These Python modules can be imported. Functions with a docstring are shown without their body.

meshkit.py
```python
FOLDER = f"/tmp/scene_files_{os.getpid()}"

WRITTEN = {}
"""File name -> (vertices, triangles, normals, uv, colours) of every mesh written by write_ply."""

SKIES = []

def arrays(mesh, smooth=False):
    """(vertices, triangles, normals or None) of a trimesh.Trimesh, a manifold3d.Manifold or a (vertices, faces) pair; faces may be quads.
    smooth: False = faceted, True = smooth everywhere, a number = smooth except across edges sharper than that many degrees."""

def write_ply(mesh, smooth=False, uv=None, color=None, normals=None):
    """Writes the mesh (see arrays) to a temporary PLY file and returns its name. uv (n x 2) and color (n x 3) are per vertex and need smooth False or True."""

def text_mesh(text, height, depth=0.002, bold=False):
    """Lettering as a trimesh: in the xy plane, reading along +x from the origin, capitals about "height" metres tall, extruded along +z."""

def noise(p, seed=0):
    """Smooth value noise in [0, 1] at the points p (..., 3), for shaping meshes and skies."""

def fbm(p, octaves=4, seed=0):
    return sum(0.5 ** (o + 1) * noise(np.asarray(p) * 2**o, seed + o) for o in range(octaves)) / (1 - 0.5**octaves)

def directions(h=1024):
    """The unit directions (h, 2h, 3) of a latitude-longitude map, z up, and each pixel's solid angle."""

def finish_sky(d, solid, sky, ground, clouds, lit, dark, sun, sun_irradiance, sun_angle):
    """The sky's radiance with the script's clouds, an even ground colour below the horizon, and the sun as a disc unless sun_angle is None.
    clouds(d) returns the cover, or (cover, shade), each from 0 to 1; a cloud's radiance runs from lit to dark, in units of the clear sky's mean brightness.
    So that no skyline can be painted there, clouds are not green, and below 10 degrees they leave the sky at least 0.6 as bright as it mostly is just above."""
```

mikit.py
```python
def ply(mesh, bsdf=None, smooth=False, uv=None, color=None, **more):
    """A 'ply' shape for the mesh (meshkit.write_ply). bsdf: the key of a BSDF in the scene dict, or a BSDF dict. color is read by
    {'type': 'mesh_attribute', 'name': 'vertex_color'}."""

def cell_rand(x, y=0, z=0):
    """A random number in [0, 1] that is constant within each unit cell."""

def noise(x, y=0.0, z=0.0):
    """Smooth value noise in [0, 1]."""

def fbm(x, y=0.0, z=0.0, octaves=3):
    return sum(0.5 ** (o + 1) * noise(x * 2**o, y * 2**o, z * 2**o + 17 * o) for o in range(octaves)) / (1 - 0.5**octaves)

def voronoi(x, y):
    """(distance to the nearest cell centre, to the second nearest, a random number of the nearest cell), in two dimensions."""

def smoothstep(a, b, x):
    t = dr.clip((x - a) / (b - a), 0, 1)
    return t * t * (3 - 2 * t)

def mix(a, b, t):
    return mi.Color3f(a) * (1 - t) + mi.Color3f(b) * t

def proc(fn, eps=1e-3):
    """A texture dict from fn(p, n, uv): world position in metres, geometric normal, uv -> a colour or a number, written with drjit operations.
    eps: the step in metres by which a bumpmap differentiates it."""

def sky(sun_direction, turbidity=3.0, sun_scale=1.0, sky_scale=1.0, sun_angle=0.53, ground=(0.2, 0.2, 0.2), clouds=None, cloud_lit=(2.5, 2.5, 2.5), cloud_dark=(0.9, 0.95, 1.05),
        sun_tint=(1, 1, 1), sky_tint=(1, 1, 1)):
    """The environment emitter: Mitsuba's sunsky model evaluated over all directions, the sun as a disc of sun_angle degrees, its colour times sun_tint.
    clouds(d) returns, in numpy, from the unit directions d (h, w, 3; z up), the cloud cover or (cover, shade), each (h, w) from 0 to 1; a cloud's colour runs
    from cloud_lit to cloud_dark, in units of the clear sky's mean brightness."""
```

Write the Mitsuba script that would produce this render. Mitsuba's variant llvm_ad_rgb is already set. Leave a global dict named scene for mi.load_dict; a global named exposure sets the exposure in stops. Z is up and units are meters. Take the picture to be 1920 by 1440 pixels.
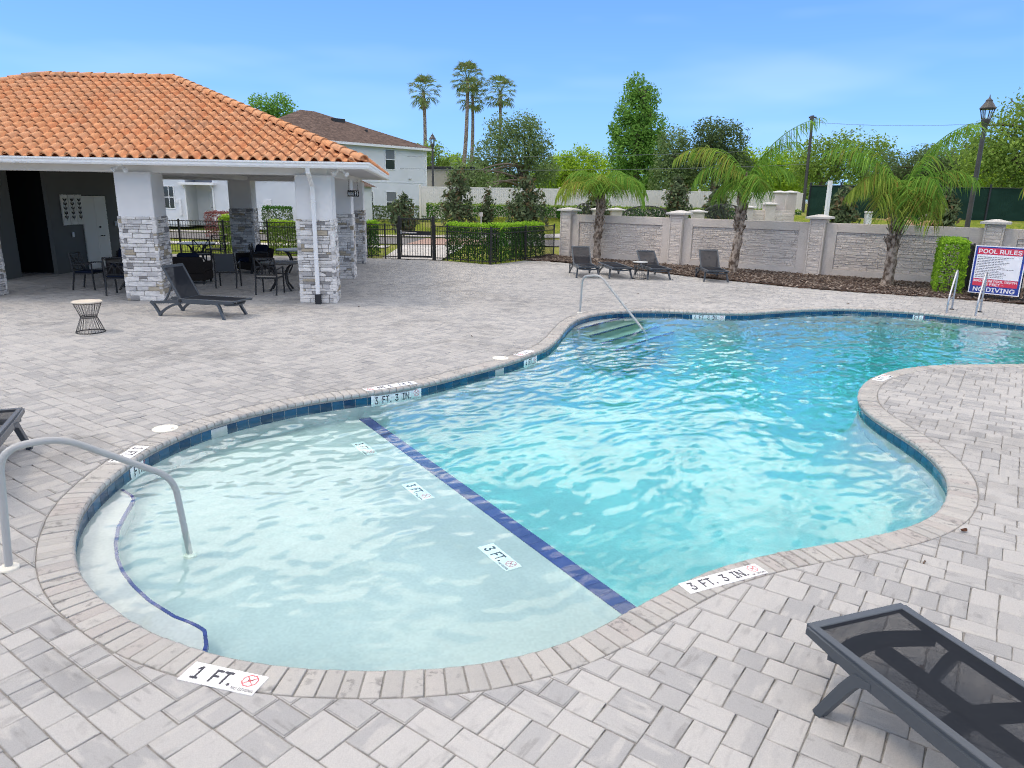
import math, random
import numpy as np, trimesh, shapely, drjit as dr
import mitsuba as mi, mikit, meshkit
from shapely.geometry import Polygon, Point, LineString, MultiPolygon
from mikit import noise, fbm, smoothstep, mix, cell_rand, voronoi
T = mi.ScalarTransform4f
scene, labels = {}, {}
rng = np.random.default_rng(11)
random.seed(11)

# ---------------------------------------------------------------- camera, sky, exposure
F_PX, EYE_H, ROLL, PITCH = 1331.0, 2.5, math.radians(1.0), math.atan(352 / 1331.0)
_f = np.array([0, math.cos(PITCH), -math.sin(PITCH)]); _u0 = np.array([0, math.sin(PITCH), math.cos(PITCH)])
_u = -math.sin(ROLL) * np.array([1., 0, 0]) + math.cos(ROLL) * _u0
scene['camera'] = {'type': 'perspective', 'fov': math.degrees(2 * math.atan(960 / F_PX)), 'fov_axis': 'x', 'near_clip': 0.05, 'far_clip': 900.0,
                   'to_world': T().look_at(origin=[0, 0, EYE_H], target=(np.array([0, 0, EYE_H]) + _f).tolist(), up=_u.tolist())}
def sky_cover(d):
    n = meshkit.fbm(d * np.array([4.2, 4.2, 6.5]) + 3.1, 4, 5)
    el = d[..., 2]
    thin = np.clip((el - 0.238) / 0.10, 0, 1)
    wisps = 0.06 * np.clip((meshkit.fbm(d * np.array([3., 3., 14.]) + 9.0, 4, 2) - 0.5) / 0.25, 0, 1)
    cover = thin * (0.10 + 0.90 * np.clip((n - 0.45) / 0.09, 0, 1)) + wisps
    return np.clip(cover, 0, 0.93), 0.25 * np.clip((n - 0.55) / 0.3, 0, 1)
SUN = (-0.45, -0.12, 0.88)
scene['sky_light'] = mikit.sky(SUN, turbidity=3.0, sun_scale=0.28, sky_scale=1.4, sun_angle=16.0, clouds=sky_cover, cloud_lit=(5.3, 5.1, 4.9), cloud_dark=(3.5, 3.4, 3.3),
                               sun_tint=(1.0, 0.97, 0.93), sky_tint=(0.70, 0.98, 1.30), ground=(0.3, 0.3, 0.3))
exposure = 1.50

# ---------------------------------------------------------------- helpers
_ct = {}
def numbered(name):
    n = _ct.get(name, 0); _ct[name] = n + 1
    return name if n == 0 else f'{name}_{n:03d}'
def tag(key, label=None, cat=None, group=None, kind=None):
    d = labels.setdefault(key, {})
    for k, v in (('label', label), ('category', cat), ('group', group), ('kind', kind)):
        if v: d[k] = v
    return key
def thing(name, label, cat, group=None):
    return tag(numbered(name), label, cat, group)
def put(name, mesh, bsdf, parent=None, smooth=False, uv=None, M=None, label=None, kind=None):
    key = numbered((parent + '__' if parent else '') + name)
    d = mesh if isinstance(mesh, dict) else mikit.ply(mesh, bsdf, smooth=smooth, uv=uv)
    if M is not None: d = {**d, 'to_world': T(np.asarray(M, float))}
    scene[key] = d
    if label or kind: tag(key, label, None, None, kind)
    return key
def structure(name, mesh, bsdf, **k):
    key = put(name, mesh, bsdf, **k); tag(key, kind='structure'); return key
def mat4(x=(1, 0, 0), y=(0, 1, 0), z=(0, 0, 1), o=(0, 0, 0)):
    M = np.eye(4); M[:3, 0], M[:3, 1], M[:3, 2], M[:3, 3] = x, y, z, o; return M
def rz(a, o=(0, 0, 0)):
    c, s = math.cos(a), math.sin(a); return mat4((c, s, 0), (-s, c, 0), (0, 0, 1), o)
def xf(M, v): v = np.asarray(v, float); return v @ M[:3, :3].T + M[:3, 3]
class MB:
    """collects pieces into one mesh; each piece carries a constant uv (its random id)"""
    def __init__(s): s.v, s.f, s.u, s.n = [], [], [], 0
    def add(s, v, f, uv=None):
        v = np.asarray(v, float); f = np.asarray(f, int)
        if f.shape[1] == 4: f = np.vstack([f[:, [0, 1, 2]], f[:, [0, 2, 3]]])
        if uv is None: uv = rng.random(2)
        uv = np.asarray(uv, float)
        s.u.append(np.tile(uv, (len(v), 1)) if uv.ndim == 1 else uv)
        s.v.append(v); s.f.append(f + s.n); s.n += len(v); return s
    def mesh(s): return (np.vstack(s.v), np.vstack(s.f))
    def uv(s): return np.vstack(s.u)
    def box(s, lo, hi, c=0.0, M=None, uv=None):
        v, f = cbox(lo, hi, c); s.add(v if M is None else xf(M, v), f, uv); return s
    def tube(s, pts, r, n=8, uv=None, cap=True):
        v, f = tube(pts, r, n, cap); s.add(v, f, uv); return s
    def ply(s, bsdf, smooth=False, uv=False): return mikit.ply(s.mesh(), bsdf, smooth=smooth, uv=s.uv() if uv else None)
_BOXF = np.array([[0, 2, 3, 1], [4, 5, 7, 6], [0, 1, 5, 4], [2, 6, 7, 3], [0, 4, 6, 2], [1, 3, 7, 5]])
def cbox(lo, hi, c=0.0):
    lo, hi = np.minimum(lo, hi).astype(float), np.maximum(lo, hi).astype(float)
    if c <= 0:
        return np.array([[(lo, hi)[i][0], (lo, hi)[j][1], (lo, hi)[k][2]] for i in (0, 1) for j in (0, 1) for k in (0, 1)]), _BOXF
    c = min(c, *(0.45 * (hi - lo)))
    V = []
    for i in (0, 1):
        for j in (0, 1):
            for k in (0, 1):
                p = np.array([(lo, hi)[i][0], (lo, hi)[j][1], (lo, hi)[k][2]]); sg = np.array([1 - 2 * i, 1 - 2 * j, 1 - 2 * k]) * c
                for ax in range(3):
                    q = p + sg; q[ax] = p[ax]; V.append(q)
    h = trimesh.convex.convex_hull(np.array(V)); return np.array(h.vertices), np.array(h.faces)
def tube(pts, r, n=8, cap=True):
    p = np.asarray(pts, float); r = np.broadcast_to(r, (len(p),)).astype(float)
    t = np.gradient(p, axis=0); t /= np.linalg.norm(t, axis=1, keepdims=True) + 1e-12
    a = np.cross(t[0], [0, 0, 1.0] if abs(t[0][2]) < 0.9 else [1.0, 0, 0]); a /= np.linalg.norm(a)
    A = []
    for k in range(len(p)):
        a = a - t[k] * (a @ t[k]); a /= np.linalg.norm(a); A.append(a)
    A = np.array(A); B = np.cross(t, A); g = np.arange(n) * 2 * np.pi / n + np.pi / n
    v = (p[:, None] + r[:, None, None] * (np.cos(g)[None, :, None] * A[:, None] + np.sin(g)[None, :, None] * B[:, None])).reshape(-1, 3)
    i, j = np.meshgrid(np.arange(len(p) - 1), np.arange(n), indexing='ij')
    q = np.stack([i * n + j, i * n + (j + 1) % n, (i + 1) * n + (j + 1) % n, (i + 1) * n + j], -1).reshape(-1, 4)
    f = np.vstack([q[:, [0, 1, 2]], q[:, [0, 2, 3]]])
    if cap:
        v = np.vstack([v, p[:1], p[-1:]]); m = len(p) * n; k = np.arange(n)
        f = np.vstack([f, np.stack([(k + 1) % n, k, k * 0 + m], 1), np.stack([m - n + k, m - n + (k + 1) % n, k * 0 + m + 1], 1)])
    return v, f
def bar(p0, p1, w, h, up=(0, 0, 1)):
    """rectangular bar between two points, w across, h along up"""
    p0, p1 = np.asarray(p0, float), np.asarray(p1, float); t = p1 - p0; L = np.linalg.norm(t); t /= L
    b = np.cross(up, t); b /= np.linalg.norm(b) + 1e-12; u = np.cross(t, b)
    v, f = cbox((0, -w / 2, -h / 2), (L, w / 2, h / 2), min(w, h) * 0.12); return xf(mat4(t, b, u, p0), v), f
def bars(pts, w, h, up=(0, 0, 1)):
    m = MB()
    for a, b in zip(pts[:-1], pts[1:]): m.add(*bar(a, b, w, h, up))
    return m
def ribbon(pts, w, h, side):
    """constant rectangular section swept along pts; w along side, h across"""
    p = np.asarray(pts, float); side = np.asarray(side, float); t = np.gradient(p, axis=0); t /= np.linalg.norm(t, axis=1, keepdims=True)
    u = np.cross(t, side); u /= np.linalg.norm(u, axis=1, keepdims=True)
    h = np.broadcast_to(h, (len(p),))[:, None]; w = np.broadcast_to(w, (len(p),))[:, None]
    ring = np.stack([p + side * w / 2 + u * h / 2, p - side * w / 2 + u * h / 2, p - side * w / 2 - u * h / 2, p + side * w / 2 - u * h / 2], 1).reshape(-1, 3)
    f = []
    for k in range(len(p) - 1):
        for j in range(4): f.append([4 * k + j, 4 * k + (j + 1) % 4, 4 * k + 4 + (j + 1) % 4, 4 * k + 4 + j])
    f += [[3, 2, 1, 0], [4 * len(p) - 4, 4 * len(p) - 3, 4 * len(p) - 2, 4 * len(p) - 1]]
    return ring, np.array(f)[:, ::-1]
def arc(p0, p1, p2, n=8):
    t = np.linspace(0, 1, n)[:, None]; p0, p1, p2 = map(np.asarray, (p0, p1, p2)); return (1 - t) ** 2 * p0 + 2 * t * (1 - t) * p1 + t * t * p2
def ss(a, b, x): t = np.clip((x - a) / (b - a), 0, 1); return t * t * (3 - 2 * t)
def extrude(poly, z0, z1):
    m = trimesh.creation.extrude_polygon(poly, z1 - z0, engine='earcut'); v = np.array(m.vertices); v[:, 2] += z0; return v, np.array(m.faces)
def polys(g): return [p for p in getattr(g, 'geoms', [g]) if p.geom_type == 'Polygon' and p.area > 1e-6]
def lathe(prof, n=24, o=(0, 0, 0)):
    prof = np.asarray(prof, float); g = np.arange(n) * 2 * np.pi / n
    v = np.stack([prof[:, None, 0] * np.cos(g), prof[:, None, 0] * np.sin(g), np.broadcast_to(prof[:, None, 1], (len(prof), n))], -1).reshape(-1, 3) + np.asarray(o)
    i, j = np.meshgrid(np.arange(len(prof) - 1), np.arange(n), indexing='ij')
    q = np.stack([i * n + j, i * n + (j + 1) % n, (i + 1) * n + (j + 1) % n, (i + 1) * n + j], -1).reshape(-1, 4)
    return v, np.vstack([q[:, [0, 1, 2]], q[:, [0, 2, 3]]])
def text(s, h, depth=0.002, bold=True, condense=1.0):
    m = meshkit.text_mesh(s, h, depth, bold); v = np.array(m.vertices); v[:, 0] -= v[:, 0].min(); v[:, 0] *= condense; return v, np.array(m.faces)

def chips(n, poly, z0, zfun):
    x0, y0, x1, y1 = poly.bounds; P = rng.random((n * 4, 2)) * [x1 - x0, y1 - y0] + [x0, y0]; P = P[shapely.contains_xy(poly, P[:, 0], P[:, 1])][:n]; n = len(P)
    L = rng.uniform(0.02, 0.07, n)[:, None]; W = rng.uniform(0.008, 0.022, n)[:, None]; a = rng.uniform(0, 2 * np.pi, n); e = rng.normal(0, 0.35, n)
    d = np.stack([np.cos(a) * np.cos(e), np.sin(a) * np.cos(e), np.sin(e)], 1); s = np.stack([-np.sin(a), np.cos(a), rng.normal(0, 0.3, n)], 1); h = np.cross(d, s) * 0.008; o = np.c_[P, zfun(P) + z0 + rng.random(n) * 0.02]
    V = np.stack([o - d * L - s * W, o + d * L - s * W, o + d * L + s * W, o - d * L + s * W], 1); V = np.concatenate([V + h[:, None], V - h[:, None]], 1)
    F = np.array([[0, 1, 2], [0, 2, 3], [0, 4, 5], [0, 5, 1], [1, 5, 6], [1, 6, 2], [2, 6, 7], [2, 7, 3], [3, 7, 4], [3, 4, 0]]); f = (F[None] + np.arange(n)[:, None, None] * 8).reshape(-1, 3)
    return V.reshape(-1, 3), f, np.repeat(rng.random((n, 2)), 8, 0)

# ---------------------------------------------------------------- materials
def rgb(*c): return {'type': 'rgb', 'value': list(c)}
def diffuse(c): return {'type': 'twosided', 'bsdf': {'type': 'diffuse', 'reflectance': c if isinstance(c, dict) else rgb(*c)}}
def plastic(c, rough=0.4, metallic=0.0, spec=0.5): return {'type': 'twosided', 'bsdf': {'type': 'principled', 'base_color': c if isinstance(c, dict) else rgb(*c), 'roughness': rough, 'metallic': metallic, 'specular': spec}}
def bumped(b, fn, s=1.0, eps=2e-3):
    inner = b['bsdf'] if b['type'] == 'twosided' else b
    return {'type': 'twosided', 'bsdf': {'type': 'bumpmap', 'arbitrary': {**mikit.proc(fn, eps)}, 'scale': s, 'nested': inner}}
def C(*c): return mi.Color3f(*c)
DA = math.radians(55.0); DC, DS = math.cos(DA), math.sin(DA)
def paver_colour(p, n, uv):
    a, b = p.x * DC + p.y * DS, p.x * DS - p.y * DC
    turn = uv.y > 0.5
    x, y = dr.select(turn, a, b), dr.select(turn, b, a)
    streak = fbm(x * 7 + uv.x * 91, y * 34 + uv.y * 57, 0.0, 3)
    blot = fbm(p.x * 11 + uv.x * 40, p.y * 11, uv.y * 30, 3)
    grain = noise(p.x * 420, p.y * 420)
    c = mix(C(0.45, 0.438, 0.418), C(0.35, 0.346, 0.34), smoothstep(0.22, 0.88, uv.x))
    c = mix(c, C(0.25, 0.243, 0.235), smoothstep(0.56, 0.80, streak) * smoothstep(0.42, 0.62, blot) * (0.25 + 0.5 * uv.x))
    c = mix(c, C(0.46, 0.445, 0.42), smoothstep(0.55, 0.75, fbm(x * 5 + 7, y * 18 + uv.x * 33)) * 0.7)
    wide = fbm(p.x * 0.35, p.y * 0.35, 2.0, 3)
    stain = smoothstep(0.56, 0.72, fbm(p.x * 0.9 + 3, p.y * 0.9, 5.0, 4)) * smoothstep(0.3, 0.6, fbm(p.x * 5, p.y * 5, 1.0, 2))
    return c * (0.86 + 0.22 * grain) * (0.88 + 0.22 * wide) * (1 - 0.16 * stain)
def coping_colour(p, n, uv):
    blot = fbm(p.x * 13 + uv.x * 40, p.y * 13, uv.y * 30, 4)
    spots = fbm(p.x * 38, p.y * 38, uv.x * 9, 3)
    c = mix(C(0.465, 0.447, 0.415), C(0.395, 0.382, 0.358), uv.x)
    c = mix(c, C(0.41, 0.375, 0.35), smoothstep(0.65, 0.95, uv.y) * 0.7)
    c = mix(c, C(0.16, 0.155, 0.15), smoothstep(0.50, 0.70, blot) * smoothstep(0.45, 0.68, spots) * 0.62)
    return c * (0.88 + 0.2 * noise(p.x * 400, p.y * 400))
def rough_bump(p, n, uv): return 0.0012 * fbm(p.x * 70, p.y * 70, p.z * 70, 3)
scene['paver_mat'] = bumped(diffuse(mikit.proc(paver_colour)), rough_bump)
scene['coping_mat'] = bumped(diffuse(mikit.proc(coping_colour)), rough_bump)
scene['joint_mat'] = diffuse(mikit.proc(lambda p, n, uv: mix(C(0.22, 0.21, 0.195), C(0.33, 0.315, 0.295), noise(p.x * 90, p.y * 90))))
def far_pavers(p, n, uv):
    a, b = p.x * DC + p.y * DS, p.x * DS - p.y * DC
    row = dr.floor(b / 0.2); col = dr.floor(a / 0.21 + 0.5 * cell_rand(row))
    r = cell_rand(row, col)
    return mix(C(0.53, 0.51, 0.475), C(0.40, 0.395, 0.395), r) * 0.94
scene['tile_blue'] = plastic(mikit.proc(lambda p, n, uv: mix(C(0.004, 0.035, 0.085), C(0.010, 0.085, 0.17), uv.x) * (0.7 + 0.6 * fbm(p.x * 30, p.y * 30, p.z * 30))), 0.12)
scene['line_blue'] = plastic(mikit.proc(lambda p, n, uv: mix(C(0.004, 0.012, 0.11), C(0.007, 0.022, 0.17), uv.x)), 0.2)
scene['plaster'] = diffuse(mikit.proc(lambda p, n, uv: mix(C(0.50, 0.515, 0.50), C(0.43, 0.45, 0.44), smoothstep(0.3, 0.7, fbm(p.x * 1.6, p.y * 1.6, p.z, 5))) * (0.93 + 0.14 * noise(p.x * 60, p.y * 60, p.z * 60))))
scene['marker_white'] = plastic((0.78, 0.77, 0.75), 0.25)
scene['marker_black'] = plastic((0.035, 0.035, 0.045), 0.3)
scene['marker_red'] = plastic((0.55, 0.08, 0.09), 0.3)
scene['water_medium'] = {'type': 'homogeneous', 'albedo': rgb(0.0, 0.0, 0.0), 'sigma_t': rgb(0.45, 0.030, 0.010)}
scene['water_mat'] = {'type': 'thindielectric', 'int_ior': 1.24, 'ext_ior': 1.0}
def stone_colour(p, n, uv):
    m = fbm(p.x * 14 + uv.x * 31, p.y * 14, p.z * 22 + uv.y * 17, 4)
    c = mix(C(0.71, 0.685, 0.65), C(0.50, 0.485, 0.47), smoothstep(0.45, 0.8, uv.x))
    c = mix(c, C(0.26, 0.25, 0.245), smoothstep(0.84, 0.95, uv.x))
    c = mix(c, C(0.36, 0.30, 0.20), dr.select(uv.y > 0.90, 0.8, 0.0))
    return c * (0.70 + 0.6 * m)
scene['stone_mat'] = bumped(diffuse(mikit.proc(stone_colour)), lambda p, n, uv: 0.006 * fbm(p.x * 30, p.y * 30, p.z * 30, 3))
scene['mortar'] = diffuse((0.22, 0.21, 0.20))
scene['stucco'] = bumped(diffuse(mikit.proc(lambda p, n, uv: C(0.75, 0.74, 0.725) * (0.95 + 0.1 * fbm(p.x * 3, p.y * 3, p.z * 3)))), lambda p, n, uv: 0.0015 * noise(p.x * 60, p.y * 60, p.z * 60))
scene['white_paint'] = plastic((0.74, 0.74, 0.73), 0.4)
scene['soffit_paint'] = diffuse((0.60, 0.60, 0.60))
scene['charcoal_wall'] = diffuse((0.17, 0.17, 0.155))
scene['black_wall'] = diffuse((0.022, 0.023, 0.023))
scene['ceiling_paint'] = diffuse((0.30, 0.30, 0.29))
scene['cream_paint'] = plastic((0.72, 0.69, 0.60), 0.5)
def clay(p, n, uv):
    m = fbm(p.x * 5 + uv.x * 31, p.y * 5, p.z * 5 + uv.y * 17, 3)
    c = mix(C(0.62, 0.30, 0.15), C(0.60, 0.325, 0.185), uv.x)
    c = mix(c, C(0.60, 0.245, 0.115), smoothstep(0.7, 1.0, uv.y) * 0.6)
    st = smoothstep(0.60, 0.78, fbm(p.x * 0.9, p.y * 0.9, p.z * 0.9, 4)) * smoothstep(0.35, 0.6, fbm(p.x * 6, p.y * 6, p.z * 6))
    c = mix(c, C(0.16, 0.13, 0.115), st * 0.45)
    return c * (0.80 + 0.4 * m)
scene['clay_mat'] = bumped(diffuse(mikit.proc(clay)), lambda p, n, uv: 0.002 * fbm(p.x * 40, p.y * 40, p.z * 40))
scene['dark_metal'] = plastic((0.018, 0.018, 0.02), 0.45)
scene['bronze_metal'] = plastic(mikit.proc(lambda p, n, uv: mix(C(0.035, 0.033, 0.03), C(0.07, 0.065, 0.06), fbm(p.x * 4, p.y * 4, p.z * 3))), 0.45)
scene['steel'] = {'type': 'roughconductor', 'material': 'Al', 'alpha': 0.28, 'specular_reflectance': rgb(0.52, 0.53, 0.54)}
scene['rail_paint'] = plastic((0.37, 0.37, 0.36), 0.35)
scene['lounge_frame'] = plastic((0.052, 0.062, 0.074), 0.28)
scene['sling_mat'] = {'type': 'mask', 'opacity': 0.54, 'bsdf': {'type': 'twosided', 'bsdf': {'type': 'diffuse', 'reflectance': rgb(0.030, 0.034, 0.042)}}}
scene['wicker'] = bumped(diffuse(mikit.proc(lambda p, n, uv: mix(C(0.028, 0.024, 0.023), C(0.055, 0.048, 0.045), noise(p.x * 120, p.y * 120, p.z * 160)))), lambda p, n, uv: 0.004 * dr.sin(p.z * 260) * dr.sin((p.x + p.y) * 200))
scene['navy_fabric'] = diffuse(mikit.proc(lambda p, n, uv: C(0.014, 0.02, 0.04) * (0.8 + 0.5 * noise(p.x * 90, p.y * 90, p.z * 90))))
scene['tan_fabric'] = diffuse((0.36, 0.33, 0.29))
scene['wood_top'] = plastic(mikit.proc(lambda p, n, uv: mix(C(0.58, 0.52, 0.43), C(0.48, 0.42, 0.34), fbm(p.x * 40, p.y * 5, 0, 3))), 0.5)
scene['table_top'] = plastic((0.42, 0.42, 0.40), 0.35)
scene['lid_plastic'] = plastic((0.66, 0.63, 0.54), 0.5)
def precast(p, n, uv):
    m = fbm(p.x * 2.2, p.y * 2.2, p.z * 3.5, 4); s = fbm(p.x * 30, p.y * 30, p.z * 30, 2)
    dirt = smoothstep(0.45, 0.75, fbm(p.x * 1.1, p.y * 1.1, p.z * 0.5, 4))
    c = mix(C(0.68, 0.615, 0.555), C(0.60, 0.54, 0.485), m)
    return mix(c, C(0.46, 0.41, 0.37), dirt * 0.5) * (0.88 + 0.24 * s)
scene['precast_mat'] = bumped(diffuse(mikit.proc(precast)), lambda p, n, uv: 0.003 * fbm(p.x * 25, p.y * 25, p.z * 25, 3))
scene['ledge_mat'] = bumped(diffuse(mikit.proc(lambda p, n, uv: precast(p, n, uv) * (0.94 + 0.16 * uv.x))), lambda p, n, uv: 0.003 * fbm(p.x * 40, p.y * 40, p.z * 50, 2))
scene['cap_mat'] = diffuse(mikit.proc(lambda p, n, uv: C(0.58, 0.56, 0.53) * (0.85 + 0.3 * fbm(p.x * 9, p.y * 9, p.z * 9))))
scene['vinyl'] = plastic((0.66, 0.63, 0.56), 0.45)
scene['vinyl_white'] = plastic((0.72, 0.72, 0.72), 0.45)
scene['house_wall'] = diffuse(mikit.proc(lambda p, n, uv: C(0.68, 0.70, 0.72) * (0.95 + 0.1 * fbm(p.x, p.y, p.z))))
scene['beige_wall'] = diffuse((0.58, 0.53, 0.45))
def shingle(p, n, uv):
    r = cell_rand(dr.floor((p.x + p.y) * 3.2), dr.floor(p.z * 16)); return mix(C(0.17, 0.125, 0.105), C(0.10, 0.075, 0.065), r) * (0.8 + 0.4 * noise(p.x * 6, p.y * 6, p.z * 6))
scene['shingle_mat'] = diffuse(mikit.proc(shingle))
scene['pane_glass'] = plastic((0.03, 0.04, 0.045), 0.06, 0.0, 0.8)
scene['pane_blind'] = plastic((0.16, 0.17, 0.18), 0.3)
scene['asphalt'] = diffuse(mikit.proc(lambda p, n, uv: C(0.19, 0.185, 0.18) * (0.8 + 0.4 * fbm(p.x * 2, p.y * 2))))
scene['concrete'] = diffuse(mikit.proc(lambda p, n, uv: C(0.48, 0.46, 0.43) * (0.8 + 0.4 * fbm(p.x * 2, p.y * 2))))
scene['brick_paving'] = diffuse(mikit.proc(lambda p, n, uv: mix(C(0.36, 0.22, 0.18), C(0.42, 0.33, 0.28), cell_rand(dr.floor(p.x * 5), dr.floor(p.y * 9)))))
def lawn_col(p, n, uv):
    m = fbm(p.x * 0.5, p.y * 0.5, 1.0, 4); g = fbm(p.x * 9, p.y * 9, 0, 3)
    c = mix(C(0.11, 0.17, 0.025), C(0.22, 0.24, 0.045), smoothstep(0.3, 0.7, g))
    return mix(c, C(0.34, 0.27, 0.15), smoothstep(0.52, 0.70, m) * (0.35 + 0.55 * smoothstep(12.0, 20.0, p.x)))
scene['lawn_mat'] = bumped(diffuse(mikit.proc(lawn_col)), lambda p, n, uv: 0.02 * fbm(p.x * 22, p.y * 22, 0, 2))
scene['mulch_soil'] = diffuse((0.075, 0.05, 0.04))
scene['mulch_chip'] = diffuse(mikit.proc(lambda p, n, uv: mix(C(0.14, 0.105, 0.085), C(0.36, 0.30, 0.25), smoothstep(0.55, 1.0, uv.x)) * (0.6 + 0.6 * uv.y)))
scene['screen_cloth'] = diffuse(mikit.proc(lambda p, n, uv: C(0.018, 0.042, 0.032) * (0.7 + 0.6 * fbm(p.x * 1.5, p.y * 1.5, p.z * 2.5))))
scene['bark'] = diffuse(mikit.proc(lambda p, n, uv: mix(C(0.13, 0.10, 0.08), C(0.24, 0.20, 0.165), fbm(p.x * 14, p.y * 14, p.z * 3, 3))))
scene['palm_bark'] = bumped(diffuse(mikit.proc(lambda p, n, uv: mix(C(0.11, 0.08, 0.06), C(0.42, 0.35, 0.29), smoothstep(0.3, 0.7, fbm(p.x * 14, p.y * 14, p.z * 8, 4))))), lambda p, n, uv: 0.02 * fbm(p.x * 20, p.y * 20, p.z * 9, 3))
scene['moss_grey'] = diffuse((0.30, 0.28, 0.24))
scene['dead_frond'] = diffuse(mikit.proc(lambda p, n, uv: mix(C(0.40, 0.22, 0.11), C(0.56, 0.42, 0.28), uv.x)))
def leaf(name, c0, c1, c2=None, thresh=0.8, trans=0.9):
    def col(p, n, uv):
        c = mix(C(*c0), C(*c1), uv.x) * (1.65 + 1.1 * uv.y)
        return c if c2 is None else mix(c, C(*c2), dr.select(uv.y > thresh, 0.85, 0.0))
    scene[name] = {'type': 'principledthin', 'base_color': mikit.proc(col), 'roughness': 0.55, 'diff_trans': trans, 'eta': 1.4}
leaf('leaf_hedge', (0.016, 0.052, 0.012), (0.045, 0.105, 0.018))  # darkened green: the shade on hedge sides is put into the colour
leaf('leaf_hedge_bright', (0.08, 0.16, 0.018), (0.19, 0.30, 0.028))  # brighter green; on default hedge tops it paints in light from above
leaf('leaf_tree', (0.06, 0.105, 0.02), (0.16, 0.22, 0.05))
leaf('leaf_yellow', (0.11, 0.18, 0.02), (0.22, 0.30, 0.035))
leaf('leaf_gum', (0.045, 0.11, 0.022), (0.13, 0.22, 0.045))
leaf('leaf_dark', (0.032, 0.055, 0.022), (0.09, 0.12, 0.05))
leaf('leaf_oak', (0.05, 0.085, 0.03), (0.13, 0.17, 0.07))
leaf('leaf_magnolia', (0.022, 0.038, 0.018), (0.085, 0.105, 0.055), (0.15, 0.10, 0.055), 0.74, 0.4)
leaf('leaf_maroon', (0.08, 0.03, 0.03), (0.16, 0.07, 0.06))
leaf('leaf_palm', (0.055, 0.125, 0.02), (0.12, 0.20, 0.035), (0.24, 0.23, 0.05), 0.88)
leaf('leaf_palm_yellow', (0.085, 0.145, 0.022), (0.17, 0.20, 0.04), (0.30, 0.22, 0.06), 0.84)
leaf('leaf_fan', (0.06, 0.10, 0.03), (0.15, 0.18, 0.07), (0.24, 0.20, 0.10), 0.85, 0.6)

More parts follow.
